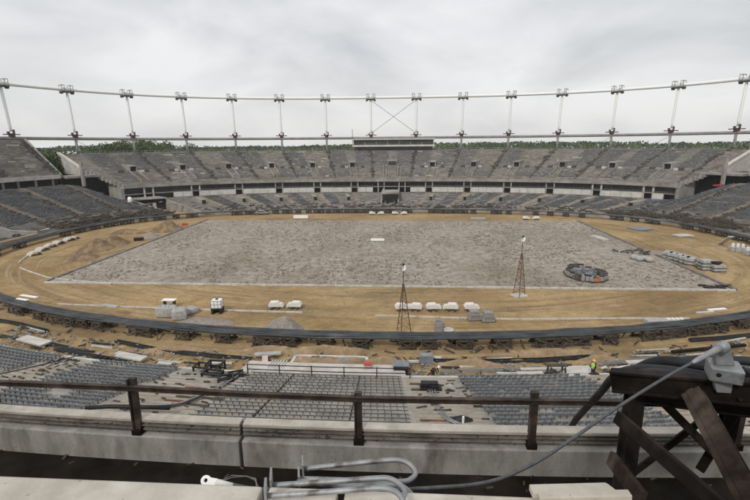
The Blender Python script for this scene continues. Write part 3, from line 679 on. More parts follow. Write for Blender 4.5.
# press box on top of the far stand
pb = thing('press_box', 'long white and dark glazed press box on top of the far stand in the middle', 'press box', (0, 219, 20))
m = MB(); m.box((0,1.5,1.0), (37,5,1.6)); m.build('base', 'glass', pb)
m = MB(); m.box((0,.2,2.2), (39,7,.8)); m.build('balcony', 'panel', pb)
m = MB(); m.box((0,1.6,3.7), (38,4.5,2.4)); wb = m.build('window_band', 'glass', pb)
m = MB()
for i in range(8): m.box((-19+38*i/7,-.72,3.7), (.3,.2,2.4))
m.build('mullion', 'ringgrey', wb)
m = MB(); m.box((0,1.2,5.2), (39.5,6.5,.55)); m.build('roof', 'panel', pb, bevel=.06)
m = MB(); m.tube([(-19.6,-.2,-2),(-19.6,-.2,10)], .12, 5); m.build('aerial', 'platform', pb)

# ------------------------------------------------------------------ roof rings and posts
def ringpts(off, z, n=240):
    q = []
    for i in range(n):
        ph = 2*math.pi*i/n; x, y = outer(ph); l = math.hypot(x, y-101.7); k = (l+off)/l; q.append((x*k, 101.7+(y-101.7)*k, z))
    return q
m = MB(); m.tube(ringpts(0, 25.9), .62, 10, closed=True); tag(m.build('roof_ring', 'ringgrey', smooth=True), 'grey lower steel roof ring running level round the top of the stands', 'roof ring')
m = MB(); m.tube(ringpts(1.3, 44.5), .62, 10, closed=True); tag(m.build('roof_ring', 'white', smooth=True), 'white upper steel roof ring carried high on the slanting posts', 'roof ring')
def mast_proto():
    t = thing('roof_post', 'x', 'roof post', (0,0,0), 0, 'slanting posts between the two roof rings')   # local +X points outward
    m = MB(); m.tube([(0,0,28.2),(.2,0,30),(1.15,0,42.5),(1.3,0,43.8)], [.3,.5,.5,.34], 8); m.build('shaft', 'white', t, smooth=True)
    m = MB(); m.tube([(0,0,19.6),(0,0,25.4)], .5, 8); m.build('column', 'ringgrey', t, smooth=True)
    m = MB(); m.box((0,0,26.9), (1.5,1.5,1.4)); m.beam((0,-2.6,27.2), (0,2.6,27.2), .7, .35); m.beam((-1.6,0,27.4), (1.6,0,27.4), .6, .4); m.box((.1,.9,27.7), (.9,.6,1.1)); m.box((0,-.8,28.1), (.7,.5,1.6)); m.box((.1,0,28.7), (.5,.5,1.0))
    m.build('base_node', 'oxide', t, bevel=.04)
    m = MB(); m.box((1.3,0,43.6), (2.6,4.4,.35)); m.box((1.3,-1.9,43.2), (1.2,.9,.6)); m.box((1.3,1.9,43.2), (1.2,.9,.6))
    pl = m.build('platform', 'platform', t)
    m = MB()
    for y in (-2, -1, 1, 2):
        for x in (.2, 2.4): m.beam((x,y,43.7), (x,y,46.1), .14, .14)
        m.beam((.2,y,46.1), (2.4,y,46.1), .14, .14)
    for x in (.2, 2.4):
        for y in (-1.5, 1.5): m.beam((x,y-.5,46.1), (x,y+.5,46.1), .14, .14); m.beam((x,y-.5,44.9), (x,y+.5,44.9), .1, .1)
    m.build('railing', 'galvdull', pl)
    m = MB(); m.tube([(1.3,-1.3,44.5),(1.3,1.3,44.5)], .85, 10); m.build('clamp', 'castwhite', t, smooth=False)
    return t
mp0 = mast_proto(); npost = 15
for i in range(npost):
    k = i-7.5; d = post_deg(k); p = outer(R(d)); q = (p[0], p[1], 0); dx = (p[0], p[1]-101.7); rz = math.atan2(dx[1], dx[0])
    lab = 'slanting white roof post with dark platform on top, '+ordinal(i, npost)+' of the row'
    if i == 0: mp0.location = q; mp0.rotation_euler.z = rz; mp0['label'] = lab
    else: dup(mp0, q, rz, lab)
def ringpt(k, off, z):
    x, y = outer(R(post_deg(k))); l = math.hypot(x, y-101.7); f = (l+off)/l; return Vector((x*f, 101.7+(y-101.7)*f, z))
for a, b, l in ((-.5,.5,'thin bracing cable crossing down to the right between the two middle roof posts'),(.5,-.5,'thin bracing cable crossing down to the left between the two middle roof posts')):
    m = MB(); m.tube([ringpt(a,1.2,43.4), ringpt(b,.2,28.0)], .1, 6); tag(m.build('bracing_cable', 'rope'), l, 'cable')
for k, s_ in ((-.5,'left'),(.5,'right')):
    p = ringpt(k,-1,24.4); m = MB(); m.box(p, (8,3,.5)); m.box(p+Vector((0,0,-1.2)), (4.2,2,2)); m.box(p+Vector((-2.6,0,.7)), (.4,.4,1.2)); m.box(p+Vector((2.6,0,.7)), (.4,.4,1.2))
    tag(m.build('work_platform', 'platform'), 'dark work platform under the '+s_+' one of the two middle roof posts', 'platform')
for k, l in ((-6.5,'second post from the left'),(4.5,'third post from the right'),(5.5,'second post from the right')):
    m = MB(); sg = 1 if k < 0 else -1; m.tube([ringpt(k,-.3,25.2), ringpt(k+(.35 if k<0 else -.35),-1,20.4)], .07, 5); tag(m.build('stay_cable', 'rope'), 'thin stay cable running down from the roof ring beside the '+l, 'cable')
p = D(29.0, .985, 0); m = MB(); m.beam(p+Vector((1,-3,16)), p+Vector((1,-3,25.4)), .9, .9); tag(m.build('support_column', 'ringgrey'), 'short grey column under the lower roof ring at the right edge', 'column')
# ------------------------------------------------------------------ cable ring laid out on timber trestles round the track
rc = thing('cable_ring', 'dark band of roof cables laid out on timber trestles all round the track', 'cable ring', (0, 98.6, 1.3))
NR = 300
for j in range(7):
    off = -.84+.27*j; pts = []
    for i in range(NR):
        ph = 2*math.pi*i/NR; x, y = inner(ph); l = math.hypot(x, y-98.6); f = (l+off)/l
        pts.append((x*f, (y-98.6)*f, .14*mnoise.noise((i*.33, j*3.1, 0))+(.05 if j % 2 else 0)))
    m = MB(); m.tube(pts, .135, 6, closed=True); m.build('cable', 'ringcable', rc, smooth=True)
for i in range(64):
    ph = 2*math.pi*(i+.3)/64; x, y = inner(ph); a = math.atan2(y-98.6, x); m = MB(); m.box((x, y-98.6, -.14), (2.1,.14,.1), a); m.build('strap', 'platform', rc)
def trestle_proto(kind):
    t = thing('trestle', 'x', 'trestle', (0,0,0))      # local X: radially outward, Y along the ring
    L_ = 1.9 if kind == 0 else 3.5
    for sx in (-.85, .85):
        m = MB(); m.beam((sx,-L_/2,1.05), (sx,L_/2,1.05), .2, .22)
        m.build('top_beam', 'timber', t)
        m = MB(); m.beam((sx,-L_/2-.1,.08), (sx,L_/2+.1,.08), .24, .16); m.build('ground_beam', 'timber', t)
        n = 2 if kind == 0 else 4
        for i in range(n):
            y = -L_/2+.15+(L_-.3)*i/(n-1); m = MB(); m.beam((sx,y,.14), (sx*.92,y,.96), .18, .18); m.build('leg', 'timber', t)
        m = MB(); m.beam((sx*1.12,-L_/2+.1,.18), (sx*1.06,L_/2-.1,.95), .05, .16); m.beam((sx*1.15,L_/2-.1,.18), (sx*1.09,-L_/2+.1,.95), .05, .16); m.build('brace', 'timber', t)
    for y in (-L_/2+.1, L_/2-.1):
        m = MB(); m.beam((-1.2,y,1.12), (1.25,y,1.12), .16, .14); m.build('cross_beam', 'timber', t)
        m = MB(); m.beam((-.85,y+.1,.2), (.85,y+.1,.9), .05, .14); m.build('brace', 'timber', t)
    return t
tp = [trestle_proto(0), trestle_proto(1)]; tused = set()
def put_trestle(deg, kind, label, group, jig=0):
    p = D(deg, .0); q = D(deg+.05, 0); a = math.atan2(q.y-p.y, q.x-p.x) - math.pi/2; loc = (p.x, p.y, -.02)
    if kind not in tused:
        tused.add(kind); o = tp[kind]; o.location = loc; o.rotation_euler.z = a+jig; tag(o, label, None, group)
    else: dup(tp[kind], loc, a+jig, label, None, group)
near_px = [(8,316,1),(33,321,0),(54,324,1),(68,326,0),(85,327,0),(102,329,0),(150,332,1),(190,336,0),(227,340,0),(272,342,1),(291,343,0),(325,346,0),(360,347,0),(407,347,0),(428,347,0),(462,346,0),(500,345,0),(545,343,1),(570,342,1),(600,339,0),(640,337,0),(665,335,1),(692,332,1),(712,329,0),(738,325,1)]
for i, (px, py, kd) in enumerate(near_px):
    p = G(px, py-6, .7); d = math.degrees(math.atan2(p.y-98.6, p.x)) % 360
    # project on to the ring: keep only the bearing
    put_trestle(d, kd, 'weathered timber trestle under the near side of the cable ring, '+ordinal(i, len(near_px)), 'timber trestles under the near cable ring', rnd.uniform(-.08,.08))
fd = [192-i*3.2 for i in range(63)]
seq = [d for d in fd if rnd.random() > .18]
for i, d in enumerate(seq):
    put_trestle(d, 0 if rnd.random() < .5 else 1, 'timber trestle under the far side of the cable ring, '+ordinal(i, len(seq)), 'timber trestles under the far cable ring', rnd.uniform(-.1,.1))

for mat_, n_, lab in (('timber',150,'broken timbers and props lying under the near side of the cable ring'),('debrisgrey',90,'grey stones and blocks lying under the near side of the cable ring')):
    m = MB(); rr = random.Random(n_)
    for _ in range(n_):
        d = rr.uniform(206, 334); s = rr.uniform(-.022,.03); p = D(d, s, rr.uniform(.05,.3))
        if rr.random() < .5: tr_ = rr.choice(near_px); q_ = G(tr_[0], tr_[1]-6, .7); d = math.degrees(math.atan2(q_.y-98.6, q_.x)) % 360+rr.uniform(-2,2); p = D(d, rr.uniform(-.02,.02), rr.uniform(.05,.5))
        a = rr.uniform(0,6.28); L_ = rr.uniform(.4,1.7); m.beam(p, p+Vector((math.cos(a)*L_, math.sin(a)*L_, rr.uniform(0,.7) if rr.random() < .4 else 0)), rr.uniform(.08,.22), rr.uniform(.06,.2))
    tag(m.build('rubble', mat_), lab, kind='stuff')
# ------------------------------------------------------------------ things on the sand
def hub_proto():               # white cast saddle lying on two timbers, stepped nose to one side
    t = thing('cable_saddle', 'x', 'casting', (0,0,0))
    m = MB(); m.prism([(-.95,-.45,.28),(-1.0,-.45,.62),(-.72,-.45,1.0),(.35,-.45,1.0),(.55,-.45,.72),(.55,-.45,.28)], (0,.9,0)); m.build('body', 'castwhite', t, bevel=.05)
    m = MB()
    for y in (-.33, 0, .33): m.box((.72,y,.52), (.46,.17,.5)); m.box((.98,y,.38), (.3,.17,.34))
    m.build('fork', 'castwhite', t, bevel=.03)
    m = MB(); m.box((-.5,0,.14), (.25,1.5,.28)); m.box((.35,0,.14), (.25,1.5,.28)); m.build('timber', 'timber', t)
    return t
hp = hub_proto()
hubs = [(276,308,0),(295,308,1),(402,310,2),(415,310,1),(433,310,0),(451,310,1),(471,310,0)]
hl = ['white steel casting left of the pair above the grey gravel heap','white steel casting right of the pair above the grey gravel heap','white steel casting behind the legs of the lattice mast','white steel casting just right of the lattice mast','white steel casting in the middle of the row by the old kerb','white steel casting second from the right in the row by the old kerb','white steel casting beside the two stacks of grey blocks']
for i, (px, py, f) in enumerate(hubs):
    p = G(px, py); rz = (.12 if f != 1 else math.pi-.12)+rnd.uniform(-.08,.08)
    if i == 0: hp.location = p; hp.rotation_euler.z = rz; tag(hp, hl[0], None, 'white castings along the near straight')
    else: dup(hp, p, rz, hl[i], None, 'white castings along the near straight')
for i, (px, py) in enumerate(((372,214.5),(381,214.5),(395,214.5),(404,214.5),(526,219.5),(536,219.5))):
    dup(hp, G(px, py), rnd.uniform(0,.4)+(math.pi if i % 2 else 0), 'small pale casting on the sand in front of the far stand, '+ordinal(i, 6), None, 'castings along the far straight')
# arched pale pieces in a curved row at the left
def arch_proto():
    t = thing('arched_cover', 'x', 'concrete piece', (0,0,0)); m = MB(); n = 10
    for i in range(n):
        a0, a1 = math.pi*i/n, math.pi*(i+1)/n; f = lambda r, a, y: (1.25*math.cos(a)*r, y*.62, .8*math.sin(a)*r)
        m.hexa([f(.84,a0,-1.5), f(.84,a1,-1.5), f(.84,a1,1.5), f(.84,a0,1.5), f(1,a0,-1.5), f(1,a1,-1.5), f(1,a1,1.5), f(1,a0,1.5)])
    m.build('shell', 'pale', t)
    for s in (-1, 1): m = MB(); m.box((s*1.18,0,.06), (.34,1.86,.12)); m.build('foot', 'pale', t)
    return t
ap = arch_proto()
al = ['pale arched concrete cover at the near end of the curved row on the left','pale arched concrete cover second from the near end of the curved row','pale arched concrete cover in the middle of the curved row','pale arched concrete cover at the far end of the curved row','lone pale arched cover beyond the curved row','smaller arched cover touching the lone one beyond the curved row']
for i, (px, py) in enumerate(((35,255),(43,250.5),(51,247),(59,244),(70,240.5),(75,239))):
    p = G(px, py); v = Vector((p.x, p.y-98.6)); rz = math.pi/2-.35+(.12 if i % 2 else -.1)
    if i == 0: ap.location = p; ap.rotation_euler.z = rz; tag(ap, al[0], None, 'arched concrete covers on the left')
    else: dup(ap, p, rz, al[i], (.8,.8,.8) if i == 5 else None, 'arched concrete covers on the left')
m = MB(); m.tube([G(19,263,.12), G(21,260.5,.12), G(25,257.5,.12), G(30,254.5,.12)], .14, 6); tag(m.build('hose', 'pale', smooth=True), 'pale pipe curving over the sand below the arched covers', 'pipe')
# row of castings standing upright at the right edge
for i, (px, py) in enumerate(((732,251),(737,251.5),(742,252),(747,255),(752,256))):
    t = thing('upright_casting', 'grey casting with raised white eyes at the right edge, '+ordinal(i,5), 'casting', G(px, py), rnd.uniform(-.3,.3), 'upright castings at the right edge')
    m = MB(); m.box((0,0,.5), (1.1,1.3,1.0)); m.build('block', 'bag', t, bevel=.08)
    m = MB(); m.prism([(-.3,-.15,1.0),(-.3,-.15,1.5),(-.12,-.15,1.75),(.12,-.15,1.75),(.3,-.15,1.5),(.3,-.15,1.0)], (0,.3,0)); m.build('eye', 'castwhite', t, bevel=.03)
# sand heaps
def heap(px, py, rx, ry, h, mat, label, name='sand_heap', seed=1):
    c = G(px, py); n, k = 28, 12; m = MB()
    for i in range(k+1):
        r = 1-i/k
        for j in range(n):
            a = 2*math.pi*j/n; w = 1+.22*mnoise.noise((math.cos(a)*1.5, math.sin(a)*1.5, seed*3.3)); x, y = rx*r*w*math.cos(a), ry*r*w*math.sin(a)
            z = h*(.5+.5*math.cos(math.pi*min(1,r)))**.8*(1+.25*mnoise.noise((x*.7+seed, y*.7, 2)))+.12*mnoise.noise((x*2.1, y*2.1, seed))*(1-r**3)-.12*(r**4)
            m.v.append((x, y, z))
    for i in range(k):
        for j in range(n): m.f.append((i*n+j, i*n+(j+1) % n, (i+1)*n+(j+1) % n, (i+1)*n+j))
    m.f.append(tuple(k*n+j for j in range(n)))
    o = m.build(name, mat, smooth=True); o.location = c; tag(o, label, 'heap'); return o
heap(97, 249, 4.4, 5, 2.2, 'mound', 'brown sand heap at the left, nearer of the two joined heaps', seed=2)
heap(114, 245, 3.8, 4.6, 2.3, 'mound', 'brown sand heap behind its twin at the left of the infield', seed=3)
heap(168, 230, 4.8, 4.6, 2.4, 'mound', 'brown sand heap by the far left corner of the infield', seed=4)
heap(151, 236.5, 2.8, 3, .9, 'greyheap', 'low grey gravel heap between the sand heaps', 'gravel_heap', seed=5)
heap(85, 258, 3.4, 3.4, .9, 'mound', 'low flattened sand heap nearest the left edge of the infield', seed=6)
heap(128, 233, 6, 2.6, 1.2, 'mound', 'long low sand bank behind the twin heaps at left', seed=7)
heap(283, 331, 3.2, 2.4, 1.9, 'greyheap', 'pointed grey gravel heap just behind the cable ring', 'gravel_heap', seed=8)
heap(650, 253, 6, 3.4, .5, 'greyheap', 'flat grey spill of gravel beside the right edge of the infield', 'gravel_heap', seed=9)
heap(205, 322, 4.5, 2.0, .35, 'greyheap', 'thin grey spill of gravel beside the filled bags', 'gravel_heap', seed=12)
# big bags and water tank
bl = ['grey filled bulk bag leftmost in the cluster','grey filled bulk bag in the middle of the cluster','large grey filled bulk bag at the front right of the cluster','small grey bag flopped at the right end of the cluster']
for i, (px, py, w, h) in enumerate(((164,316,1.5,1.5),(172,316,1.4,1.5),(180,318.5,1.7,1.5),(191,313,1.5,.9))):
    t = thing('bulk_bag', bl[i], 'bag', G(px, py), rnd.random(), 'bulk bags behind the cable ring')
    m = MB(); q = [[(sx*w*.5*f, sy*w*.48*f, z) for sx, sy in ((-1,-1),(0,-1.08),(1,-1),(1.1,0),(1,1),(0,1.06),(-1,1),(-1.07,0))] for f, z in ((.86,0),(1.0,.15),(1.05,h*.5),(.98,h*.86),(.7,h*.98),(.3,h*.93))]
    for lay in q: m.v += [(x+.05*mnoise.noise((x*2+i,y*2,z)), y+.05*mnoise.noise((x*2,y*2+i,z+4)), z) for x, y, z in lay]
    for a_ in range(5):
        for b_ in range(8): m.f.append((a_*8+b_, a_*8+(b_+1)%8, (a_+1)*8+(b_+1)%8, (a_+1)*8+b_))
    m.f.append(tuple(range(7,-1,-1))); m.f.append(tuple(range(40,48))); o = m.build('sack', 'bag', t, smooth=False, bevel=.06)
    for s in (-1, 1): m = MB(); m.tube([(s*.3*w,-.2,h*.85),(s*.2*w,0,h+.18),(s*.3*w,.2,h*.85)], .035, 5); m.build('lifting_strap', 'bag', t)
t = thing('site_table', 'white board on a dark stand behind the bulk bags', 'board', G(170, 307))
m = MB(); m.box((0,0,1.1), (1.9,.9,.1)); m.build('board', 'white', t)
for x in (-.7, .7): m = MB(); m.box((x,0,.52), (.12,.7,1.05)); m.build('leg', 'timber', t)
t = thing('water_tank', 'white plastic water tank in a cage on a dark pallet', 'tank', G(218, 312.5), .1)
m = MB(); m.box((0,0,1.35), (1.4,1.2,1.15)); m.build('tank', 'white', t, bevel=.15); m = MB(); m.lathe([(.2,0),(.2,.1)], 10, (0,0,1.92)); m.build('cap', 'black', t)
m = MB()
for x in (-.72,-.24,.24,.72):
    for y in (-.62,.62): m.beam((x,y,.75), (x,y,1.9), .04, .04)
for z in (.8,1.35,1.9):
    for y in (-.62,.62): m.beam((-.72,y,z), (.72,y,z), .04, .04)
    for x in (-.72,.72): m.beam((x,-.66,z), (x,.66,z), .035, .035)
m.build('cage', 'galv', t)
m = MB(); m.box((0,0,.65), (1.5,1.3,.16)); m.box((-.55,0,.3), (.3,1.3,.6)); m.box((.55,0,.3), (.3,1.3,.6)); m.box((0,.3,.3), (.5,.5,.55)); m.build('pallet', 'black', t)
# concrete shaft ring and slab
t = thing('shaft_ring', 'grey concrete shaft ring of two hoops standing behind the cable ring', 'concrete ring', G(439, 330.5))
for z in (0, .62):
    m = MB(); m.lathe([(.62,z),(.62,z+.58),(.46,z+.58),(.46,z+.1)], 18); m.build('hoop', 'paver', t, smooth=False)
t = thing('shaft_cover', 'low pale concrete shaft cover right of the grey shaft ring', 'cover', G(448.5, 331))
m = MB(); m.lathe([(.66,0),(.66,.22),(.3,.22),(.28,.12)], 18); m.build('slab', 'pale', t)
for i, (px, py, l) in enumerate(((474,319.5,'left stack of grey blocks with stepped top behind the cable ring'),(488,321,'right stack of grey blocks with stepped top behind the cable ring'))):
    t = thing('block_stack', l, 'stack', G(px, py), .2-.1*i, 'stacks of grey blocks'); m = MB()
    for r_ in range(4):
        for c in range(4-r_//2): m.box((-.66+c*.42+.1*r_, .1*(r_ % 2), .16+r_*.31), (.4,.95,.29), .02*((r_+c) % 3))
    m.build('block', 'paver', t, bevel=.02); m = MB(); m.box((0,0,.03), (1.8,1.1,.08)); m.build('pallet', 'timber', t)
# lattice lighting masts
def lattice(loc, h, label, slab=False):
    t = thing('lattice_mast', label, 'mast', loc, .3); legs = [(0,1.0),(2.09,1.0),(4.19,1.0)]
    top = [Vector((.09*math.cos(a), .09*math.sin(a), h*.72)) for a, _ in legs]; bot = [Vector((r*math.cos(a), r*math.sin(a), .1)) for a, r in legs]
    for a, b in zip(bot, top): m = MB(); m.tube([a, b], .055, 6); m.build('leg', 'mastrust', t)
    m = MB()
    for z in range(1, 7):
        f0, f1 = (z-.75)/6.5, (z+.1)/6.5; 
        for i in range(3):
            j = (i+1) % 3; m.tube([bot[i].lerp(top[i], f0), bot[j].lerp(top[j], f1)], .025, 4); m.tube([bot[i].lerp(top[i], f1), bot[j].lerp(top[j], f1)], .025, 4)
    m.build('bracing', 'mastrust', t)
    m = MB(); m.tube([(0,0,h*.6),(0,0,h)], .045, 6); m.build('pole', 'black', t)
    m = MB(); m.prism([(-.06,-.16,h-.75),(.2,-.28,h-.55),(.24,-.28,h-.15),(.02,-.16,h-.3)], (0,.5,0)); m.build('floodlight', 'white', t); m = MB(); m.beam((-.25,0,h-.1),(.25,.1,h+.05),.06,.06); m.box((0,0,h+.05),(.1,.1,.3)); m.build('bracket', 'black', t)
    if slab: m = MB(); m.box((0,0,.08), (2.2,1.5,.2)); m.build('base_slab', 'pale', t)
    return t
lattice(G(403, 333), 8.7, 'red brown lattice mast with a lamp on top behind the middle of the cable ring')
lattice(G(519, 296), 9.2, 'red brown lattice mast with a lamp on top on a pale slab beside the infield', True)
# ring of stacked pallets with goods inside
c = G(585.5, 275.5, .1)
gl = 'grey stack in the round cluster on the infield, '
for i in range(13):
    a = 2*math.pi*i/13; x, y = 2.75*math.cos(a), 3.5*math.sin(a)
    t = thing('goods_stack', gl+('orange panel at its front' if i == 10 else ORD[i]+' counted round from its right end'), 'stack', (c.x+x, c.y+y, .08), a+rnd.uniform(-.1,.1), 'stacks in the round cluster on the infield'); m = MB()
    h = rnd.uniform(.4,1.05)
    for q in range(3): m.box((rnd.uniform(-.05,.05), -.62+q*.6, h*.5+.12), (1.1,.52,h-.05*q), rnd.uniform(-.04,.04))
    m.build('block', 'paver' if i % 4 else 'debrisgrey', t, bevel=.03); m = MB(); m.box((0,0,h+.2), (.7,1.1,.14), rnd.uniform(-.3,.3)); m.build('sheet', 'black' if i % 2 else 'timber', t); m = MB(); m.box((0,0,.06), (1.3,2.1,.12)); m.build('pallet', 'timber', t)
    if i == 10: m = MB(); m.box((.58,0,.5), (.06,1.0,.6)); m.build('panel', 'orange', t)
m = MB(); rr = random.Random(4)
for _ in range(16): m.box((c.x+rr.uniform(-1.8,1.8), c.y+rr.uniform(-2.3,2.3), .1+rr.uniform(.1,.6)), (rr.uniform(.5,1.3), rr.uniform(.3,.9), rr.uniform(.3,1.0)), rr.random()*3)
tag(m.build('goods_pile', 'bluegrey'), 'blue grey goods piled inside the round cluster on the infield', kind='stuff')
# boards and sheets
def slab(px, py, dx, dy, dz, rz, mat, label, name='board', cat='board', z=.1):
    c = G(px, py); m = MB(); m.box((0,0,dz/2), (dx,dy,dz)); o = m.build(name, mat, bevel=.02); o.location = (c.x, c.y, z-.05); o.rotation_euler.z = rz; tag(o, label, cat); return o
slab(377.5, 241, 3.3, .8, .45, 0, 'white', 'white board lying alone in the middle of the infield', z=.15)
p_, q_ = G(593,235.8,.3), G(606,240,.3); m = MB(); m.beam(p_, q_, 1.5, .4); tag(m.build('board', 'pale'), 'long pale board lying at the right edge of the infield', 'board')
slab(301, 218.5, 4.6, .9, .9, 0, 'white', 'white panels lying along the far edge of the infield', z=.15)
slab(478, 219.5, 4.4, 1.2, .5, 0, 'bag', 'grey panels lying along the far edge right of the middle')
slab(640, 229.5, 4.4, 4.4, .35, .4, 'bluegrey', 'blue grey sheets stacked on the sand at the right', cat='sheet')
slab(683, 236, 4.2, 2.4, .25, .2, 'pale', 'pale flat sheet on the sand right of the blue grey sheets', cat='sheet')
slab(139, 240.5, 2.1, 1.1, .7, .4, 'black', 'small dark box on the sand beside the infield at left', name='box', cat='box')
slab(185, 225.5, 1.6, .3, .6, .3, 'red', 'red barrier by the far left corner of the infield', name='barrier', cat='barrier')
slab(108, 222, 1.3, 9, .8, .9, 'bag', 'row of grey crates below the left stand', name='crate', cat='crate')
slab(38, 236.8, 1.6, 5.5, .3, -.3, 'white', 'white sheet lying on the cable ring at the left', name='sheet', cat='sheet', z=1.5)
slab(31, 306.2, 3.4, .5, .12, -.28, 'white', 'white plank lying over the near left part of the cable ring', name='plank', cat='plank', z=1.52)
slab(24.5, 309.5, 2.2, .45, .12, -.28, 'white', 'short white plank on the near left part of the cable ring', name='plank', cat='plank', z=1.52)
slab(112, 316.5, 2.6, .7, .14, -.25, 'bag', 'grey sheet on the cable ring right of the white planks', name='sheet', cat='sheet', z=1.52)
slab(715, 320.5, 2.6, .45, .14, .24, 'white', 'white plank lying on the cable ring at the right', name='plank', cat='plank', z=1.52)
slab(703, 323.5, 2.4, .4, .14, .24, 'pale', 'pale plank beside the white one on the cable ring', name='plank', cat='plank', z=1.52)
slab(658, 323.5, 3.4, 1.2, .5, .1, 'bag', 'grey stack of sheets just behind the cable ring at the right', name='sheet_stack', cat='stack')
for i in range(4): slab(668+i*4.3, 323-i*.2, .3, .5, .55, .1, 'white', 'white post stub behind the cable ring at the right, '+ordinal(i,4), name='post_stub', cat='post')
# dark rubbish and white sacks by the right edge
m = MB(); rr = random.Random(3); c = G(635, 254)
for _ in range(14): p = (c.x+rr.uniform(-3,3), c.y+rr.uniform(-1.6,1.6), .2+rr.random()*.4); m.beam(p, (p[0]+rr.uniform(-1.4,1.4), p[1]+rr.uniform(-1,1), .15+rr.random()*.6), .3, .25)
tag(m.build('scrap_pile', 'platform'), 'dark scrap piled on the right edge of the infield', kind='stuff')
for i, (px, py) in enumerate(((634,259),(639,260.5),(644,260),(649,261.5))):
    o = MB().lathe([(.5,0),(.75,.2),(.72,.6),(.4,.85),(.1,.9)], 9).build('sack', 'bag', smooth=True); o.location = G(px, py, .08); tag(o, 'pale sack beside the dark scrap at the infield edge, '+ordinal(i,4), 'sack', 'pale sacks by the dark scrap')
# stacks of pale blocks right of the infield
def crate(px, py, dx, dy, n, rz, label, mats=('paver','pale')):
    t = thing('block_stack', label, 'stack', G(px, py), rz, 'stacks right of the infield')
    m = MB(); z = .14
    for i in range(n): m.box((rnd.uniform(-.06,.06),0,z+.28), (dx,dy,.52)); z += .58
    m.build('block', mats[0], t, bevel=.03); m = MB()
    for i in range(n): m.box((0,0,.08+i*.58), (dx+.15,dy+.1,.1))
    m.build('pallet', 'timber', t)
for i, (px, py) in enumerate(((668,257.5),(673,259),(679,260.5),(685,262.5),(690,264))): crate(px, py, 1.5, 2.3, 2, -.75, 'pale block stack in the long row right of the infield, '+ordinal(i,5,'far end','near end').replace('most',''), ('bag','pale'))
crate(698, 266.5, 1.2, 1.2, 1, .1, 'small dark topped stack between the long row and the tall stack')
crate(705, 269.5, 2.0, 1.6, 3, 0, 'tall stack of pale blocks with a grey top right of the long row', ('bag','pale'))
crate(716.5, 271, 2.1, 1.6, 2, .05, 'stack of pale blocks with dark scrap on top, nearest the right edge', ('bag','pale'))
m = MB(); rr = random.Random(9); c = G(716.5, 271)
for _ in range(7): m.box((c.x+rr.uniform(-.8,.8), c.y+rr.uniform(-.6,.6), 1.45+rr.random()*.2), (.6,.4,.35), rr.random()*3)
tag(m.build('scrap_pile', 'black'), 'dark scrap on top of the pale block stack nearest the right edge', kind='stuff')
m = MB(); rr = random.Random(19)
for _ in range(14):
    c = G(rr.uniform(700,732), rr.uniform(286,289)); m.beam((c.x,c.y,.15), (c.x+rr.uniform(-2,2), c.y+rr.uniform(-.6,.6), .2), .4, .2)
tag(m.build('scrap_pile', 'black'), 'dark scrap strewn at the near right corner of the infield', kind='stuff')
# parked car below the far stand
def car(px, py, rz, label):
    t = thing('parked_car', label, 'car', G(px, py), rz); prof = [(-2.1,.35),(-2.15,.75),(-1.95,.95),(-1.55,1.02),(-1.0,1.48),(.55,1.5),(1.15,1.02),(1.95,.9),(2.15,.7),(2.15,.35)]
    MB().prism([(x,-.88,z) for x, z in prof], (0,1.76,0)).build('body', 'carpaint', t, bevel=.06)
    m = MB()
    for y in (-.89,.875): m.prism([(-1.4,y,1.04),(-.95,y,1.4),(.5,y,1.42),(1.0,y,1.04)], (0,.015,0))
    m.build('window', 'glass', t)
    for x in (-1.35,1.35):
        for y in (-.82,.82):
            wt = MB().tube([(x,y-.1,.34),(x,y+.1,.34)], .34, 14).build('wheel', 'tyre', t); MB().tube([(x,y-.11,.34),(x,y+.11,.34)], .2, 10).build('rim', 'galv', wt)
    for y in (-.6,.6): MB().box((2.13,y,.72), (.08,.35,.15)).build('headlight', 'castwhite', t)
car(262, 214.5, .1, 'silver grey car parked at the foot of the far stand left of the middle')
# sloping plank ramp and ramp wall at the two sides
m = MB(); a, b = G(720,244,.1), G(731,236.5,2.4); m.beam(a, b, 1.2, .18); tag(m.build('ramp', 'pale'), 'pale plank ramp leading up over the cable ring at the right', 'ramp')
t = thing('ramp_wall', 'pale concrete ramp wall with a dark doorway at the left edge', 'wall', G(0, 240))
wp = [(D(184.5,.12), -8, 219), (D(180,.09), 21, 230.5), (D(176,.07), 44, 234)]
tops = []
for p, px, py in wp: p.z = 1.2; tops.append(Vector((p.x, p.y, max(1.9, Y(px, py, p.y).z))))
for i in (0, 1):
    m = MB(); m.prism([wp[i][0], tops[i], tops[i+1], wp[i+1][0]], (-.15,.55,0)); m.build('wall_panel', 'pale', t, world=True)
m = MB(); arcbar(m, 186, 176.5, .045, .6, .05, .95, n=6); m.build('landing', 'sandaisle', t, world=True)
p = wp[0][0].lerp(wp[1][0], .55); m = MB(); m.box((p.x+.1,p.y-.2,2.7), (1.0,.8,2.2), .4); m.build('doorway', 'dark', t, world=True)
m = MB(); p = D(184.6,.07); m.box((p.x,p.y,2.9), (.6,2.0,2.8)); tag(m.build('cabin', 'bluegrey'), 'blue grey cabin just showing at the left edge by the ramp wall', 'cabin')
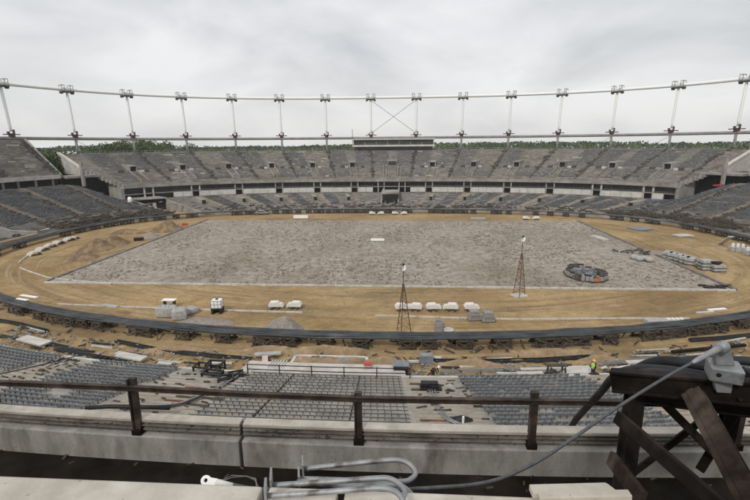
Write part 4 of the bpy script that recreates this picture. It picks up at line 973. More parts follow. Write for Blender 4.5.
# small coloured things on the right stand
m = MB(); q = [D(33.5,.34,3.0), D(31.5,.36,3.2), D(30,.4,3.4), D(29,.37,3.7), D(27.6,.44,4.5), D(26.5,.46,5.2)]; m.tube([p+Vector((0,0,.5)) for p in q], .12, 6); tag(m.build('pipe', 'blue', smooth=True), 'blue plastic pipe trailing over the right hand terrace', 'pipe')
p = D(25.6,.585,8.2); m = MB(); m.box(p+Vector((0,0,.75)), (2.6,1.4,.35), .3); m.box(p+Vector((1.2,.4,.95)), (1.2,.8,.3), .6); tag(m.build('tarpaulin', 'red'), 'red sheeting lying on top of the dark seats at the right', 'tarpaulin')
p = D(151.2,.37,3.6); m = MB(); m.lathe([(.6,0),(.75,.4),(.7,1.5),(.5,1.9),(.2,2)], 10, p); tag(m.build('tank', 'white', smooth=True), 'white rounded tank standing on the terrace at the left', 'tank')
# low rubble of planks and broken concrete along the foot of the far terraces
m = MB(); rr = random.Random(21)
for _ in range(900):
    d = rr.choice((rr.uniform(29,143), rr.uniform(150,172), rr.uniform(8,32))); s = .05+abs(rr.gauss(0,.045)); p = D(d, s, max(lz(d, s), .9)+rr.uniform(.1,.5))
    L_ = rr.uniform(.5,3.4); a = rr.uniform(0,3.14); m.beam(p, p+Vector((math.cos(a)*L_, math.sin(a)*L_, rr.uniform(-.1,.5))), rr.uniform(.1,.5), rr.uniform(.08,.4))
tag(m.build('rubble', 'timber'), 'planks and broken concrete strewn along the foot of the far terraces', kind='stuff')
m = MB()
for _ in range(420):
    d = rr.choice((rr.uniform(29,150), rr.uniform(60,120))); s = rr.uniform(.1,.46); p = D(d, s, lz(d, s)+.25); L_ = rr.uniform(.6,3)
    m.box(p, (rr.uniform(.3,.8), L_, rr.uniform(.1,.45)), R(d)+rr.uniform(-.3,.3))
tag(m.build('rubble', 'concrete'), 'pale broken concrete left on the lower rows of the far stand', kind='stuff')
# ------------------------------------------------------------------ near stand: lower rows, seats, parapet and the ledge under the camera
near = thing('grandstand', 'near grandstand of grey concrete with seat rows and the parapet wall under the viewer', 'grandstand', (4, 6, 17))
NS0, NS1, NZ0, NZ1, NROW = .135, .36, .9, 3.2, 22
def nz(s): return NZ0+(NZ1-NZ0)*(s-NS0)/(NS1-NS0)
ne = [222+8*i for i in range(14)]
M['galvdark'] = pmat('old_galvanised_bar', (.07,.07,.068), (.15,.148,.14), 2, .6, 0, metal=.2)
M['neartier'] = pmat('near_terrace_concrete', (.21,.2,.182), (.4,.38,.345), .6, .92, .35, c3=(.3,.26,.2), s3=.3, lo3=.52, hi3=.72, bdist=.04)
for i in range(len(ne)-1):
    m = MB(); terrace(m, ne[i], ne[i+1], NS0, NS1, NZ0, NZ1, NROW, n=5, th=1.2); m.build('terrace', 'neartier', near, world=True)
m = MB(); arcbar(m, 222, 326, NS0-.006, -.3, .005, 1.26, n=60); m.build('front_wall', 'pale', near, world=True)
for d0, d1 in ((242.7,246.1),(254.3,260.4),(274.7,279.0),(289.9,296.2)):
    m = MB(); terrace(m, d0, d1, NS0+.0006, NS1-.001, NZ0+.012, NZ1+.012, NROW*2, n=3, th=.1); m.build('stair', 'sandaisle', near, world=True)
# seats: shell with pan and back; the largest ones single, the rest together
def seat_shape(mb, p, a, rnd_=None):
    mx = Matrix.Translation(p) @ Matrix.Rotation(a, 4, 'Z')   # local +X away from the pitch
    def bx(c, d): 
        x, y, z = d[0]/2, d[1]/2, d[2]/2; c = Vector(c); mb.hexa([mx @ (c+Vector(q)) for q in ((-x,-y,-z),(x,-y,-z),(x,y,-z),(-x,y,-z),(-x,-y,z),(x,-y,z),(x,y,z),(-x,y,z))])
    bx((-.06,0,.36), (.36,.42,.05)); bx((.14,0,.45), (.05,.42,.2)); bx((.02,0,.17), (.08,.05,.34))
    return mb
blocks = [(232.5,242.3,0,22,.06),(246.3,254.0,0,22,.05),(279.2,289.6,0,22,.05),(296.5,304,0,22,.08),(225,231,2,22,.1)]
spots = []
rr = random.Random(77)
for d0, d1, r0, r1, sk in blocks:
    for i in range(r0, r1):
        s = NS0+(NS1-NS0)*(i+.62)/NROW; z = nz(NS0+(NS1-NS0)*(i+1)/NROW); ln = (D(d0,s)-D(d1,s)).length; n = int(ln/.52); hole = rr.random() < .15; h0 = rr.random()
        for k in range(n):
            if rr.random() < sk or (hole and abs(k/n-h0) < .12): continue
            d = d0+(d1-d0)*(k+.5)/n; p = D(d, s, z); q = D(d, s+.01, z); spots.append((p, math.atan2(q.y-p.y, q.x-p.x)+rr.gauss(0,.05)))
def vis(p):
    v = p-CAM; c = v.dot(fw); x, y = 375+F_PX*v.dot(rt)/c, 250-F_PX*v.dot(up)/c
    lim = 405+16*(x/370) if x < 370 else 421+4*(x-370)/230
    return 6 < x < 600 and y < lim-3 and not (378+.04*x < y < 398+.02*x)
spots.sort(key=lambda q: (q[0]-CAM).length)
big = [q for q in spots if vis(q[0])][:100]; bs = set(id(q) for q in big)
sm = seat_shape(MB(), Vector((0,0,0)), 0); first = None
for p, a in big:
    if first is None: first = sm.build('seat', 'seat', near)
    o = first if p is big[0][0] else first.copy()
    if o is not first: COL.objects.link(o); o.parent = near
    o.location = p-Vector((4,6,17)); o.rotation_euler.z = a
m = MB()
for q in spots:
    if id(q) not in bs: seat_shape(m, q[0]+Vector((0,0,rr.uniform(-.04,.02))), q[1]+rr.gauss(0,.04))
tag(m.build('seat', 'seat', near, world=True), kind='stuff')
# middle block: seats taken off, only bearer bars with brackets left
m = MB()
for i in range(NROW):
    s = NS0+(NS1-NS0)*(i+.55)/NROW; z = nz(NS0+(NS1-NS0)*(i+1)/NROW); arcbar(m, 260.8, 274.3, s, z+.24, .0009, .05, n=10)
    ln = (D(260.8,s)-D(274.3,s)).length; n = int(ln/.52)
    for k in range(n):
        if rr.random() < .08: continue
        d = 260.8+13.5*(k+.5)/n; p = D(d, s, z); q = D(d, s+.01, z); m.box(p+Vector((0,0,.14)), (.08,.05,.2), math.atan2(q.y-p.y, q.x-p.x))
m.build('seat_bearer', 'galvdark', near, world=True)
for d in (264.6, 270.6):
    m = MB(); m.hexa([D(d,NS0,NZ0+.02), D(d+.06,NS0,NZ0+.02), D(d+.06,NS1,NZ1+.02), D(d,NS1,NZ1+.02), D(d,NS0,NZ0+.2), D(d+.06,NS0,NZ0+.12), D(d+.06,NS1,NZ1+.12), D(d,NS1,NZ1+.2)]); m.build('cable_duct', 'bracket', near, world=True)
# pale walkway and old railing at the front of the middle block
m = MB(); arcbar(m, 259.2, 274.8, NS0-.04, .72, .034, .16, n=8); m.build('walkway', 'pale', near, world=True)
rl = thing('railing', 'rusty brown railing along the front of the middle seat block', 'railing', D(267, NS0+.004, NZ0))
for z in (1.05, .55):
    m = MB(); arcbar(m, 260.4, 275.1, NS0+.003, NZ0+z, .001, .07, n=10); m.build('rail', 'rustbrown', rl, world=True)
for i in range(6):
    p = D(260.4+14.7*i/5, NS0+.0035, NZ0+.02); m = MB(); m.beam(p, p+Vector((0,0,1.14)), .09, .09); m.build('post', 'rustbrown', rl, world=True)
# parapet, walkway and ledge under the viewer
def xbar(mb, x0, x1, y0, y1, z0, z1): return mb.hexa([(x0,y0,z0),(x1,y0,z0),(x1,y1,z0),(x0,y1,z0),(x0,y0,z1),(x1,y0,z1),(x1,y1,z1),(x0,y1,z1)])
def yo(x): return .0048*(x-3.9)**2          # the stand bows gently round the bowl
def cbar(mb, x0, x1, y0, y1, z0, z1, n=12, ch=0.0):
    i0 = len(mb.v)
    for i in range(n+1):
        x = x0+(x1-x0)*i/n; o = yo(x); mb.v += [(x,y0+o,z0),(x,y0+o,z1),(x,y1+o,z1),(x,y1+o,z0)]
    for i in range(n):
        for k in range(4): a = i0+i*4+k; b = i0+i*4+(k+1) % 4; mb.f.append((a, b, b+4, a+4))
    mb.f.append((i0+3,i0+2,i0+1,i0)); j = i0+n*4; mb.f.append((j,j+1,j+2,j+3)); return mb
XJ = [-26,-17.5,-8.6,2.02,11.5,20.4,29]        # joints
FY, LY, UY, FZ, LZ, CZ = 6.13, 6.227, 6.415, 17.37, 17.838, 18.09
for a, b in zip(XJ, XJ[1:]):
    a += .025; b -= .025
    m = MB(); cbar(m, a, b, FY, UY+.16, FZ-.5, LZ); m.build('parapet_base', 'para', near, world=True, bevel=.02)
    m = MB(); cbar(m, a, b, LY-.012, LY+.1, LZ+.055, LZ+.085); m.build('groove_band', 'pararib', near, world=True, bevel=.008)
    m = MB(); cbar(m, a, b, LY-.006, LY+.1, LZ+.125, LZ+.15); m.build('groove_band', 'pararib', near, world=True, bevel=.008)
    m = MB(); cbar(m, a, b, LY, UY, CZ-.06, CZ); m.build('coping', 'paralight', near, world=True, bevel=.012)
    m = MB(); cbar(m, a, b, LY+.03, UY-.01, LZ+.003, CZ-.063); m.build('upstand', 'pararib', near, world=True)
m = MB(); cbar(m, -26, 29, UY+.1, UY+.16, 5, FZ-.5, 24); m.build('front_wall', 'concrete', near, world=True)
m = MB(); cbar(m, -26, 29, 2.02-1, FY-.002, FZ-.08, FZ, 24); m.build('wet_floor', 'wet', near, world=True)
for a, b in ((-26,-7), (-7,3.93), (3.95,4.32), (4.34,15), (15,29)):
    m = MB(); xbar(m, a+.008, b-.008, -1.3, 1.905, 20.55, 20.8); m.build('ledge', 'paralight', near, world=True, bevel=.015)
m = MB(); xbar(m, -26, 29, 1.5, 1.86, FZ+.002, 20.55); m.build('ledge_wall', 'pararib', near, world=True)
# dark railing above the parapet
rl = thing('railing', 'rusty dark steel railing with stout posts along the parapet', 'railing', (4, LY, LZ))
def YP(x, y, off):                             # point seen at (x, y) standing over the curved parapet
    p = Y(x, y, LY+off)
    for _ in range(4): p = Y(x, y, LY+off+yo(p.x))
    return p
for lst in ([(-60,380.5),(30,384),(132,388),(240,394),(375,399.3)], [(352,398.8),(450,400.6),(560,402)], [(540,401.6),(640,403),(860,407)]):
    m = MB()
    for a, b in zip(lst, lst[1:]): p0, q0 = YP(*a, -.05), YP(*b, -.05); m.beam(p0, q0, .06, .085); m.beam(p0+Vector((0,-.03,.042)), q0+Vector((0,-.03,.042)), .05, .018)
    m.build('rail', 'rustrail', rl, world=True)
for (xb, yb, xt, yt) in ((139,432,132,378),(359,442,358,392),(531,443,535,392),(-70,428,-84,370),(735,443,744,400)):
    p = YP(xb, yb, -.01); p.z = LZ; q = YP(xt, yt, -.01); m = MB(); m.beam(p, q, .115, .07, upv=(0,1,0)); m.beam(p+Vector((-.05,-.045,0)), q+Vector((-.05,-.045,0)), .02, .05, upv=(0,1,0)); po_ = m.build('post', 'rustrail', rl, world=True)
    m = MB(); m.box(p+Vector((0,-.02,.05)), (.16,.12,.1)); m.build('shoe', 'rust', po_, world=True, bevel=.01)

m = MB(); rr = random.Random(8)
for _ in range(70):
    x = rr.uniform(-8,16); y = FY-.05-rr.random()**2*1.2+yo(x); a = rr.uniform(0,3.14); L_ = rr.uniform(.03,.22); m.beam((x,y,FZ+.012), (x+L_*math.cos(a), y+L_*.6*math.sin(a), FZ+.015), rr.uniform(.01,.05), .02)
tag(m.build('rubble', 'timber'), 'crumbs of wood and mortar lying in the dark channel behind the parapet', kind='stuff')
# loose galvanised hand rails on the ledge
def bend(p, q, r, n=7):        # arc from p to q bulging to +x
    return [p.lerp(q, .5)+(p-q)*.5*math.cos(math.pi*i/n)+Vector((r*math.sin(math.pi*i/n),0,0)) for i in range(n+1)]
def loop(name, label, pts, r=.021, plates=()):
    t = thing(name, label, 'hand rail', pts[0]); m = MB(); m.tube(pts, r, 12); m.build('tube', 'galv', t, world=True, smooth=True)
    for p, w, h in plates: m = MB(); m.box(p, (.012, w, h), .25); m.build('end_plate', 'galvdull', t, world=True)
def curve(cp, n=6):            # Catmull-Rom through points
    cp = [Vector(p) for p in cp]; q = [cp[0]*2-cp[1]]+cp+[cp[-1]*2-cp[-2]]; out = []
    for i in range(1, len(q)-2):
        for k in range(n):
            t = k/n; a, b, c, d = q[i-1], q[i], q[i+1], q[i+2]; out.append(.5*((2*b)+(c-a)*t+(2*a-5*b+4*c-d)*t*t+(3*b-a-3*c+d)*t**3))
    return out+[cp[-1]]
YD = 2.06
loop('hand_rail', 'loose galvanised hand rail bent into a loop, hindmost of the pile', curve([Y(304,469,2.42),Y(340,465,2.42),Y(385,460.5,2.42),Y(400,460.5,2.41),Y(410,465,2.38),Y(415.5,473,2.34),Y(411,479,2.3),Y(402,481.5,2.28),Y(370,481,2.26),Y(300,479,2.24)]), .0158, [(Y(303,470,2.42),.1,.14),(Y(299,479,2.24),.09,.1)])
loop('hand_rail', 'loose galvanised hand rail lying in the middle of the pile', curve([Y(298,481,2.2),Y(345,486,2.14),Y(380,484.5,2.12),Y(398,485,2.1),Y(408,491,2.05),Y(414,499,2.0),Y(416,507,1.95)]), .015)
loop('hand_rail', 'loose galvanised hand rail with bent end over the ledge, second from the viewer', curve([Y(272,485.5,2.0),Y(320,482.5,2.0),Y(375,478.5,2.0),Y(390,479,1.99),Y(400,485,1.95),Y(405,493,1.9),Y(402,503,1.84)]), .0145, [(Y(271.5,484,2.0),.1,.13)])
loop('hand_rail', 'loose galvanised hand rail nearest the viewer at the bottom of the pile', curve([Y(266,496,1.76),Y(320,492.5,1.76),Y(372,488.5,1.76),Y(388,489,1.75),Y(399,494.5,1.72),Y(406,506,1.68)]), .0132, [(Y(266,495,1.76),.09,.12)])
# cable end socket and the long thin cable up to the clamp on the trestle
t = thing('cable_end', 'thin grey cable with white eye end, sweeping from the ledge up to the clamp', 'cable', G(215, 483, 20.9))
pe = Y(206, 480.5, 2.0); pt = Y(233, 485.5, 2.0); ax = (pt-pe).normalized(); nv = (CAM-pe).normalized(); nv = (nv-ax*nv.dot(ax)).normalized(); sd_ = ax.cross(nv).normalized()
m = MB(); n = 14; ring = []
for (r_, off) in ((.026, -.009), (.026, .009), (.0105, .009), (.0105, -.009)):
    for k in range(n):
        a = 2*math.pi*k/n; m.v.append(tuple(pe+ax*(math.cos(a)*r_)+sd_*(math.sin(a)*r_)+nv*off))
for j in range(4):
    for k in range(n): m.f.append((j*n+k, j*n+(k+1) % n, ((j+1) % 4)*n+(k+1) % n, ((j+1) % 4)*n+k))
for a_, b_, w_ in ((.026,.06,.042),):
    m.beam(pe+ax*.018, pe+ax*.062, .036, .0165, upv=tuple(nv))
so_ = m.build('eye', 'white', t, world=True, smooth=False)
m = MB(); m.tube([pe+ax*.055, pe+ax*.075, (pe+pt)/2+ax*.02, pt], [.015,.018,.0155,.0125], 12); m.build('socket', 'castwhite', t, world=True, smooth=True)
cpts = curve([pt-ax*.01, Y(262,489.5,2.06), Y(330,491,2.16), Y(400,489.5,2.24), Y(440,487.5,2.3), Y(475,484.5,2.4), Y(505,477,2.5), Y(540,460,2.68), Y(575,437,2.86), Y(610,412.5,3.05), Y(645,390,3.22), Y(676,371.5,3.38), Y(692,363,3.46)], 8)
m = MB(); m.tube(cpts, .0118, 10); m.build('rope', 'rope', t, world=True, smooth=True)
pc = Y(722.5, 347, 3.62)
m = MB(); m.tube([cpts[-1], Y(697,360.2,3.49), Y(714,351,3.57), pc], [.0125,.02,.026,.032], 14); m.build('cone', 'galvdull', t, world=True, smooth=True)

# trestle of rusty beams carrying the heavy cables at the right
tr = thing('steel_trestle', 'dark rusty trestle of heavy beams and braces at the lower right, carrying thick cables', 'trestle', (8, 3.6, FZ))
def bar(name, p, q, w, h, mat, flange=True, upv=(0,0,1)):
    m = MB(); m.beam(p, q, w, h, upv=upv)
    if flange:
        d = (q-p).normalized(); u = Vector(upv); sx = d.cross(u).normalized(); su = sx.cross(d)
        for s in (-1, 1): m.beam(p+su*s*h/2+d*.004, q+su*s*h/2+d*.004, w*1.9, h*.16, upv=tuple(su))
    return m.build(name, mat, tr, world=True, bevel=.006)
bar('top_beam', Y(611,380,4.15), Y(860,402,3.25), .06, .19, 'rust')
bar('top_beam', Y(640,394,4.2), Y(860,420,3.4), .06, .14, 'rust')
bar('top_beam', Y(628,377,4.75), Y(860,394,4.1), .07, .16, 'rust')
bar('leg', Y(637,376,4.3), Y(621,505,3.72), .075, .12, 'rust', upv=(0,1,0))
bar('leg', Y(736,388,4.6), Y(722,450,4.55), .08, .1, 'rust', upv=(0,1,0))
bar('leg', Y(692,392,3.6), Y(757,512,2.55), .085, .06, 'rustbrown', upv=(0,1,.4))  # lit face put into the colour by the paler rust
bar('brace', Y(617,416.5,3.55), Y(722,508,2.6), .05, .11, 'rust', False, upv=(.3,0,1))
bar('brace', Y(611,458,3.5), Y(642,500,2.75), .05, .12, 'rustbrown', False, upv=(.3,0,1))
bar('brace', Y(639,378,4.3), Y(722,462,4.5), .05, .085, 'rustbrown', False)
bar('brace', Y(632,474,5.2), Y(744,388,4.9), .04, .08, 'rust', False)
bar('brace', Y(744,398,4.4), Y(700,470,4.6), .05, .09, 'rust', False)
bar('brace', Y(738,372,4.2), Y(800,425,4.0), .1, .14, 'rust', False)
bar('cross_beam', Y(618,379,4.15), Y(655,372,5.3), .09, .15, 'rust', False)
bar('cross_beam', Y(700,391,3.8), Y(745,381,5.0), .1, .16, 'rust', False)
bar('cross_beam', Y(640,398,4.5), Y(840,404,4.6), .08, .16, 'rust', False)
for x, y, d in ((648,389,4.0),(664,390,3.95),(705,396,3.78),(741,400,3.62),(632,400,4.14),(630,422,4.02),(704,420,3.36),(716,442,3.14),(640,436,3.34),(671,462,3.05)):
    p = Y(x, y, d-.06); m = MB(); m.tube([p, p+Vector((.004,.03,-.004))], .014, 6); m.build('bolt', 'rustbrown', tr, world=True)
# bundle of thick dark cables on the trestle
cl = ['thick dark cable on the trestle bending down behind the parapet','thick dark cable on the trestle with the highest arch','thick dark cable lying lowest in front on the trestle','thick dark cable at the back of the trestle']
hv = [curve([Y(560,452,7.3), Y(572,426,7.0), Y(580,415,6.75), Y(600,393,5.9), Y(613,378,5.2), Y(630,370,4.8), Y(665,370,4.4), Y(720,379,4.1), Y(790,392,3.8), Y(870,405,3.5)]),
      curve([Y(634,371,4.9), Y(650,363.5,4.7), Y(668,361,4.55), Y(700,365,4.4), Y(735,371,4.3), Y(800,384,4.1), Y(870,395,3.9)]),
      curve([Y(634,374,4.5), Y(655,372,4.4), Y(690,376,4.2), Y(730,383,4.0), Y(790,393,3.75), Y(870,410,3.4)]),
      curve([Y(640,370,5.3), Y(660,365,5.1), Y(700,359.5,4.9), Y(745,361,4.75), Y(800,366,4.6), Y(870,374,4.4)])]
for l, c_, r_ in zip(cl, hv, (.05,.055,.04,.05)):
    m = MB(); m.tube(c_, r_, 14); tag(m.build('thick_cable', 'cable', smooth=True), l, 'cable', 'thick cables on the trestle')
# pale clamp on the cables
t = thing('cable_clamp', 'pale grey cast clamp block with a rounded eye on top, gripping the thick cables', 'clamp', Y(722, 380, 3.7))
pb_ = Y(724, 371, 3.66); m = MB(); m.box(pb_, (.235,.2,.13), -.35, .08); m.build('block', 'galv', t, world=True, bevel=.012)
rm = Matrix.Rotation(-.35,3,'Z') @ Matrix.Rotation(.08,3,'X'); m = MB(); m.tube([pb_+rm@Vector((-.06,-.08,.005)), pb_+rm@Vector((-.06,-.1012,.005))], .02, 14); m.build('hole_shade_disc', 'black', t, world=True)  # flush black disc paints the shade of the hole
pe_ = pc; m = MB(); m.ball(pe_, .055, .055, .058, 14, 8); m.build('eye', 'galv', t, world=True, smooth=True)
m = MB(); q1, q2 = Y(719,363,3.68), Y(733,363.5,3.68); m.prism([Y(716,350,3.63), Y(729,345,3.63), Y(736,366,3.63), Y(716,366,3.63)], (.02,.09,.01)); m.build('arm', 'galv', t, world=True, bevel=.01)
m = MB(); m.prism([Y(714,381,3.63), Y(737,382,3.63), Y(733,394,3.63), Y(717,393,3.63)], (.02,.08,0)); m.build('lower_jaw', 'galvdull', t, world=True, bevel=.008)
# pale slabs lying on the ledge
for i, (pts, h, l) in enumerate((([(529,484),(606,482),(618,491),(533,493)],.035,'broken pale slab on the ledge below the trestle, the wider one behind'),([(537,491),(628,489),(633,496),(540,498)],.03,'narrow pale slab on the ledge in front of the wider broken one'))):
    z = 20.86+.0*i; q = [G(x, y, z) for x, y in pts]; m = MB(); m.prism([p-Vector((0,0,h)) for p in reversed(q)], (0,0,h)); tag(m.build('slab', 'paralight', bevel=.006), l, 'slab')
# tangle of wire on the wet floor
m = MB(); c = Y(243, 477, 5.0); c.z = 0; rr = random.Random(2); g = Y(246, 474, 6.0)
m.tube([Vector((g.x+.28*math.cos(a*.7)*(1+.2*rr.random()), g.y-.35+.2*math.sin(a*.7)*(1+.3*rr.random()), FZ+.03+.05*rr.random())) for a in range(30)], .006, 5); tag(m.build('wire_tangle', 'galvdull'), 'tangle of thin wire lying in the dark channel behind the parapet', 'wire')
# ------------------------------------------------------------------ trench and works between the ring and the near rows
def onz(px, py, z): return G(px, py, z)
def place(name, mat, px, py, dims, rz, label, cat, z=.15, group=None, bevel=.01):
    p = G(px, py, z); m = MB(); m.box((0,0,dims[2]/2), dims); o = m.build(name, mat, bevel=bevel); o.location = (p.x, p.y, z-.06); o.rotation_euler.z = rz; tag(o, label, cat, group); return o
def channel(pts, label, w=.38, h=.3, mat='cable', z=.25, name='drain_channel', cat='channel'):
    q = [G(*p, z) for p in pts]; m = MB()
    for a, b in zip(q, q[1:]):
        a = a+Vector((0,0,0)); d = (b-a).normalized(); sx = d.cross(Vector((0,0,1)))
        for s in (-1, 1): m.beam(a+sx*s*w/2, b+sx*s*w/2, .07, h)
        m.beam(a-Vector((0,0,h*.4)), b-Vector((0,0,h*.4)), w, .05)
    tag(m.build(name, mat), label, cat)
channel([(-8,319),(20,324),(47,331)], 'dark drain channel lying on the sand at the far left')
channel([(116,341),(160,350),(205,355),(252,359)], 'long dark drain channel left of the sand pit')
channel([(430,361),(480,361.5),(540,360),(590,357)], 'long dark drain channel right of the middle aisle', w=.5)
channel([(690,340),(720,338),(760,334)], 'dark drain channel at the right behind the trestle')
channel([(0,336),(40,342),(70,348)], 'dark drain channel along the front of the left seat rows', w=.3)
channel([(55,349),(100,357),(128,361)], 'dark drain channel ending at the pale slabs on the left', w=.3)
channel([(440,372),(500,370),(540,368)], 'pale metal edging along the trench right of the middle aisle', w=.25, mat='galvdull', name='edging', cat='edging')
channel([(600,364),(640,360),(690,357)], 'pale metal edging behind the dark beams at the right', w=.25, mat='galvdull', name='edging', cat='edging')
# pale kerb frame of the sand pit
t = thing('sand_pit', 'rectangular pit of brown sand framed by pale kerbs', 'pit', G(328, 363))
q = [G(296,356.5,.2), G(366,358,.2), G(372,371,.2), G(288,369,.2)]
for a, b in zip(q, q[1:]+q[:1]): m = MB(); m.beam(a, b, .34, .34); m.build('kerb', 'pale', t, world=True, bevel=.02)
m = MB(); nx_, ny_ = 24, 10
for i in range(ny_+1):
    for j in range(nx_+1):
        a = q[0].lerp(q[1], j/nx_); b = q[3].lerp(q[2], j/nx_); p = a.lerp(b, i/ny_); e = min(j, nx_-j, i, ny_-i); p.z = .22+min(1,e/2)*(.18+.35*abs(fbm(p.x, p.y, .45))) ; m.v.append(tuple(p))
m.f = [(i*(nx_+1)+j, i*(nx_+1)+j+1, (i+1)*(nx_+1)+j+1, (i+1)*(nx_+1)+j) for i in range(ny_) for j in range(nx_)]
m.build('sand_fill', 'sand', t, world=True, smooth=True)
heap(345, 366, 1.5, .7, .9, 'greyheap', 'small grey gravel heap inside the sand pit', 'gravel_heap', seed=21)
heap(384, 365, 3, 1.0, 1.0, 'sand', 'brown sand bank right of the sand pit', 'sand_heap', seed=22)
heap(470, 367, 5, .9, .9, 'sand', 'long sand bank in the trench right of the middle aisle', 'sand_heap', seed=23)
heap(330, 352, 7, .8, .8, 'sand', 'long sand bank behind the sand pit under the cable ring', 'sand_heap', seed=24)
heap(270, 350, 4, .8, .6, 'sand', 'sand bank left of the sand pit under the cable ring', 'sand_heap', seed=25)
heap(180, 352, 6, .8, .7, 'sand', 'low sand bank along the long drain channel at left', 'sand_heap', seed=26)
heap(560, 353, 8, .8, .5, 'sand', 'low sand bank behind the dark drain channel at right', 'sand_heap', seed=27)
heap(600, 362, 3, .6, .8, 'sand', 'small sand bank behind the worker in the yellow vest', 'sand_heap', seed=28)
# slabs
for px, py, dx, dy, dz, rz, l in ((131,357,3.6,1.0,.2,-.25,'pale slabs lying at the front of the second seat block'),(126,354.5,2.6,.6,.16,-.25,'pale slab behind the larger ones at the second seat block'),(34,341,4.6,1.3,.2,-.33,'pale slabs lying at the front of the leftmost seat block'),(574,370,3.6,1.5,.12,.1,'white sheet on the ground left of the worker in the yellow vest'),(530,373,2.6,.5,.12,.1,'pale sheet at the front of the right seat block'),(545,369,5,.4,.16,.08,'long pale kerb stone at the front of the right seat block'),(650,362,5,.6,.2,.12,'pale kerb stones behind the dark beams at the right'),(165,363,1.6,.5,.1,-.1,'small white sheet at the top of the second seat block'),(265,360,.6,1.8,.14,.3,'white plank at the left corner of the sand pit'),(268,354,2.8,.7,.18,.2,'grey lid left of the sand pit')):
    place('slab', 'pale' if 'grey' not in l else 'bag', px, py, (dx,dy,dz), rz, l, 'slab', z=.42)
# pallet with pale tubes, red box, coil, dark crates
t = thing('tube_pallet', 'dark pallet loaded with pale tubes left of the sand pit', 'pallet', G(277.5, 370, .2), .05)
m = MB(); m.box((0,0,.35), (1.9,1.2,.5)); m.build('pallet', 'black', t)
for i in range(6): m = MB(); m.tube([(-.75+i*.3,-.7,.7),(-.6+i*.3,.7,.7)], .09, 8); m.build('tube', 'pale', t)
t = thing('gas_box', 'red and white box standing by the sand pit', 'box', G(368, 373, .3))
m = MB(); m.box((0,0,.45), (.7,.5,.9)); m.build('cabinet', 'bag', t, bevel=.02); m = MB(); m.box((0,0,1.0), (.8,.5,.2)); m.build('top', 'red', t, bevel=.03)
m = MB(); m.tube([(.45*math.cos(a*.45), .3*math.sin(a*.45), .1+.006*a) for a in range(42)], .05, 6); o = m.build('hose_coil', 'white', smooth=True); o.location = G(356.5, 373.5, .25); tag(o, 'white coil of hose left of the red box', 'coil')
t = thing('dark_crate', 'black crate at the top right corner of the middle seat block', 'crate', G(401, 373.5, .3)); m = MB(); m.box((0,0,.5), (1.5,1.0,1.0)); m.build('box', 'black', t, bevel=.03); m = MB(); m.box((0,0,1.05), (1.6,1.1,.1)); m.build('lid', 'bluegrey', t)
t = thing('dark_crate', 'dark grey crate at the end of the drain channel behind the aisle', 'crate', G(426, 361.5, .2)); m = MB(); m.box((0,0,.4), (1.5,1.0,.8)); m.build('box', 'bluegrey', t, bevel=.03); m = MB(); m.box((0,-.2,.84), (1.1,.5,.1)); m.build('lid', 'paver', t)
# site carts and tarpaulins in the middle aisle
def cart(px, py, z, w, label):
    t = thing('site_cart', label, 'cart', G(px, py, z), .03)
    m = MB(); m.box((0,0,.55), (w,.9,.22)); m.box((-.1,.1,.85), (w*.8,.6,.35)); m.box((.3,-.2,.75), (w*.4,.4,.3)); m.build('load', 'black', t, bevel=.05)
    for x in (-w*.42, w*.42): m = MB(); m.tube([(x,-.5,.24),(x,-.34,.24)], .24, 12); m.build('wheel', 'tyre', t)
    m = MB(); m.beam((-w/2,.45,.4), (w/2,.45,.4), .06, .06); m.beam((-w/2,-.45,.4), (w/2,-.45,.4), .06, .06); m.build('frame', 'rust', t)
cart(430.5, 393, 1.0, 1.9, 'black two wheeled cart loaded with dark gear in the middle aisle')
def tarp(px, py, z, rx, ry, h, label, mat='black', seed=1):
    o = heap(px, py, rx, ry, h, mat, label, 'tarpaulin', seed); o.location = G(px, py, z); tag(o, label, 'tarpaulin')
tarp(450, 394, 1.2, 1.1, .5, .45, 'black tarpaulin heap beside the cart in the middle aisle', seed=31)
tarp(449, 388, 1.1, .9, .4, .4, 'grey sheet heap behind the black one in the middle aisle', 'bag', 32)
tarp(460, 421, 2.3, 1.2, .5, .45, 'black tarpaulin heap near the parapet at the right of the aisle', seed=33)
tarp(594, 377.5, .6, 1.2, .5, .55, 'dark tarpaulin heap at the feet of the worker in the yellow vest', 'black', 34)
tarp(608, 375.5, .6, 1.3, .5, .5, 'dark tarpaulin heap right of the worker in the yellow vest', 'black', 35)
tarp(462, 383.5, .9, 1.0, .3, .25, 'flat black mat at the top of the middle aisle', 'black', 36)
m = MB(); p = G(463,424,2.4); m.tube([p, p+Vector((0,0,.6))], .09, 8); tag(m.build('pipe_stub', 'white'), 'short white pipe standing by the black tarpaulin near the parapet', 'pipe')
# three pale pipes lying down the steps of the aisle
for i in range(3):
    q = curve([G(427+i*2.8,384,1.4), G(431+i*2.8,395,1.7), G(437+i*2.5,409,2.1), G(446+i*2.4,419,2.5), G(456+i*3,424,2.6)]); m = MB(); m.tube(q, .06, 7); tag(m.build('aisle_pipe', 'galv', smooth=True), 'pale grey pipe lying down the middle aisle, '+('leftmost','middle one','rightmost')[i]+' of three', 'pipe', 'pipes down the middle aisle')
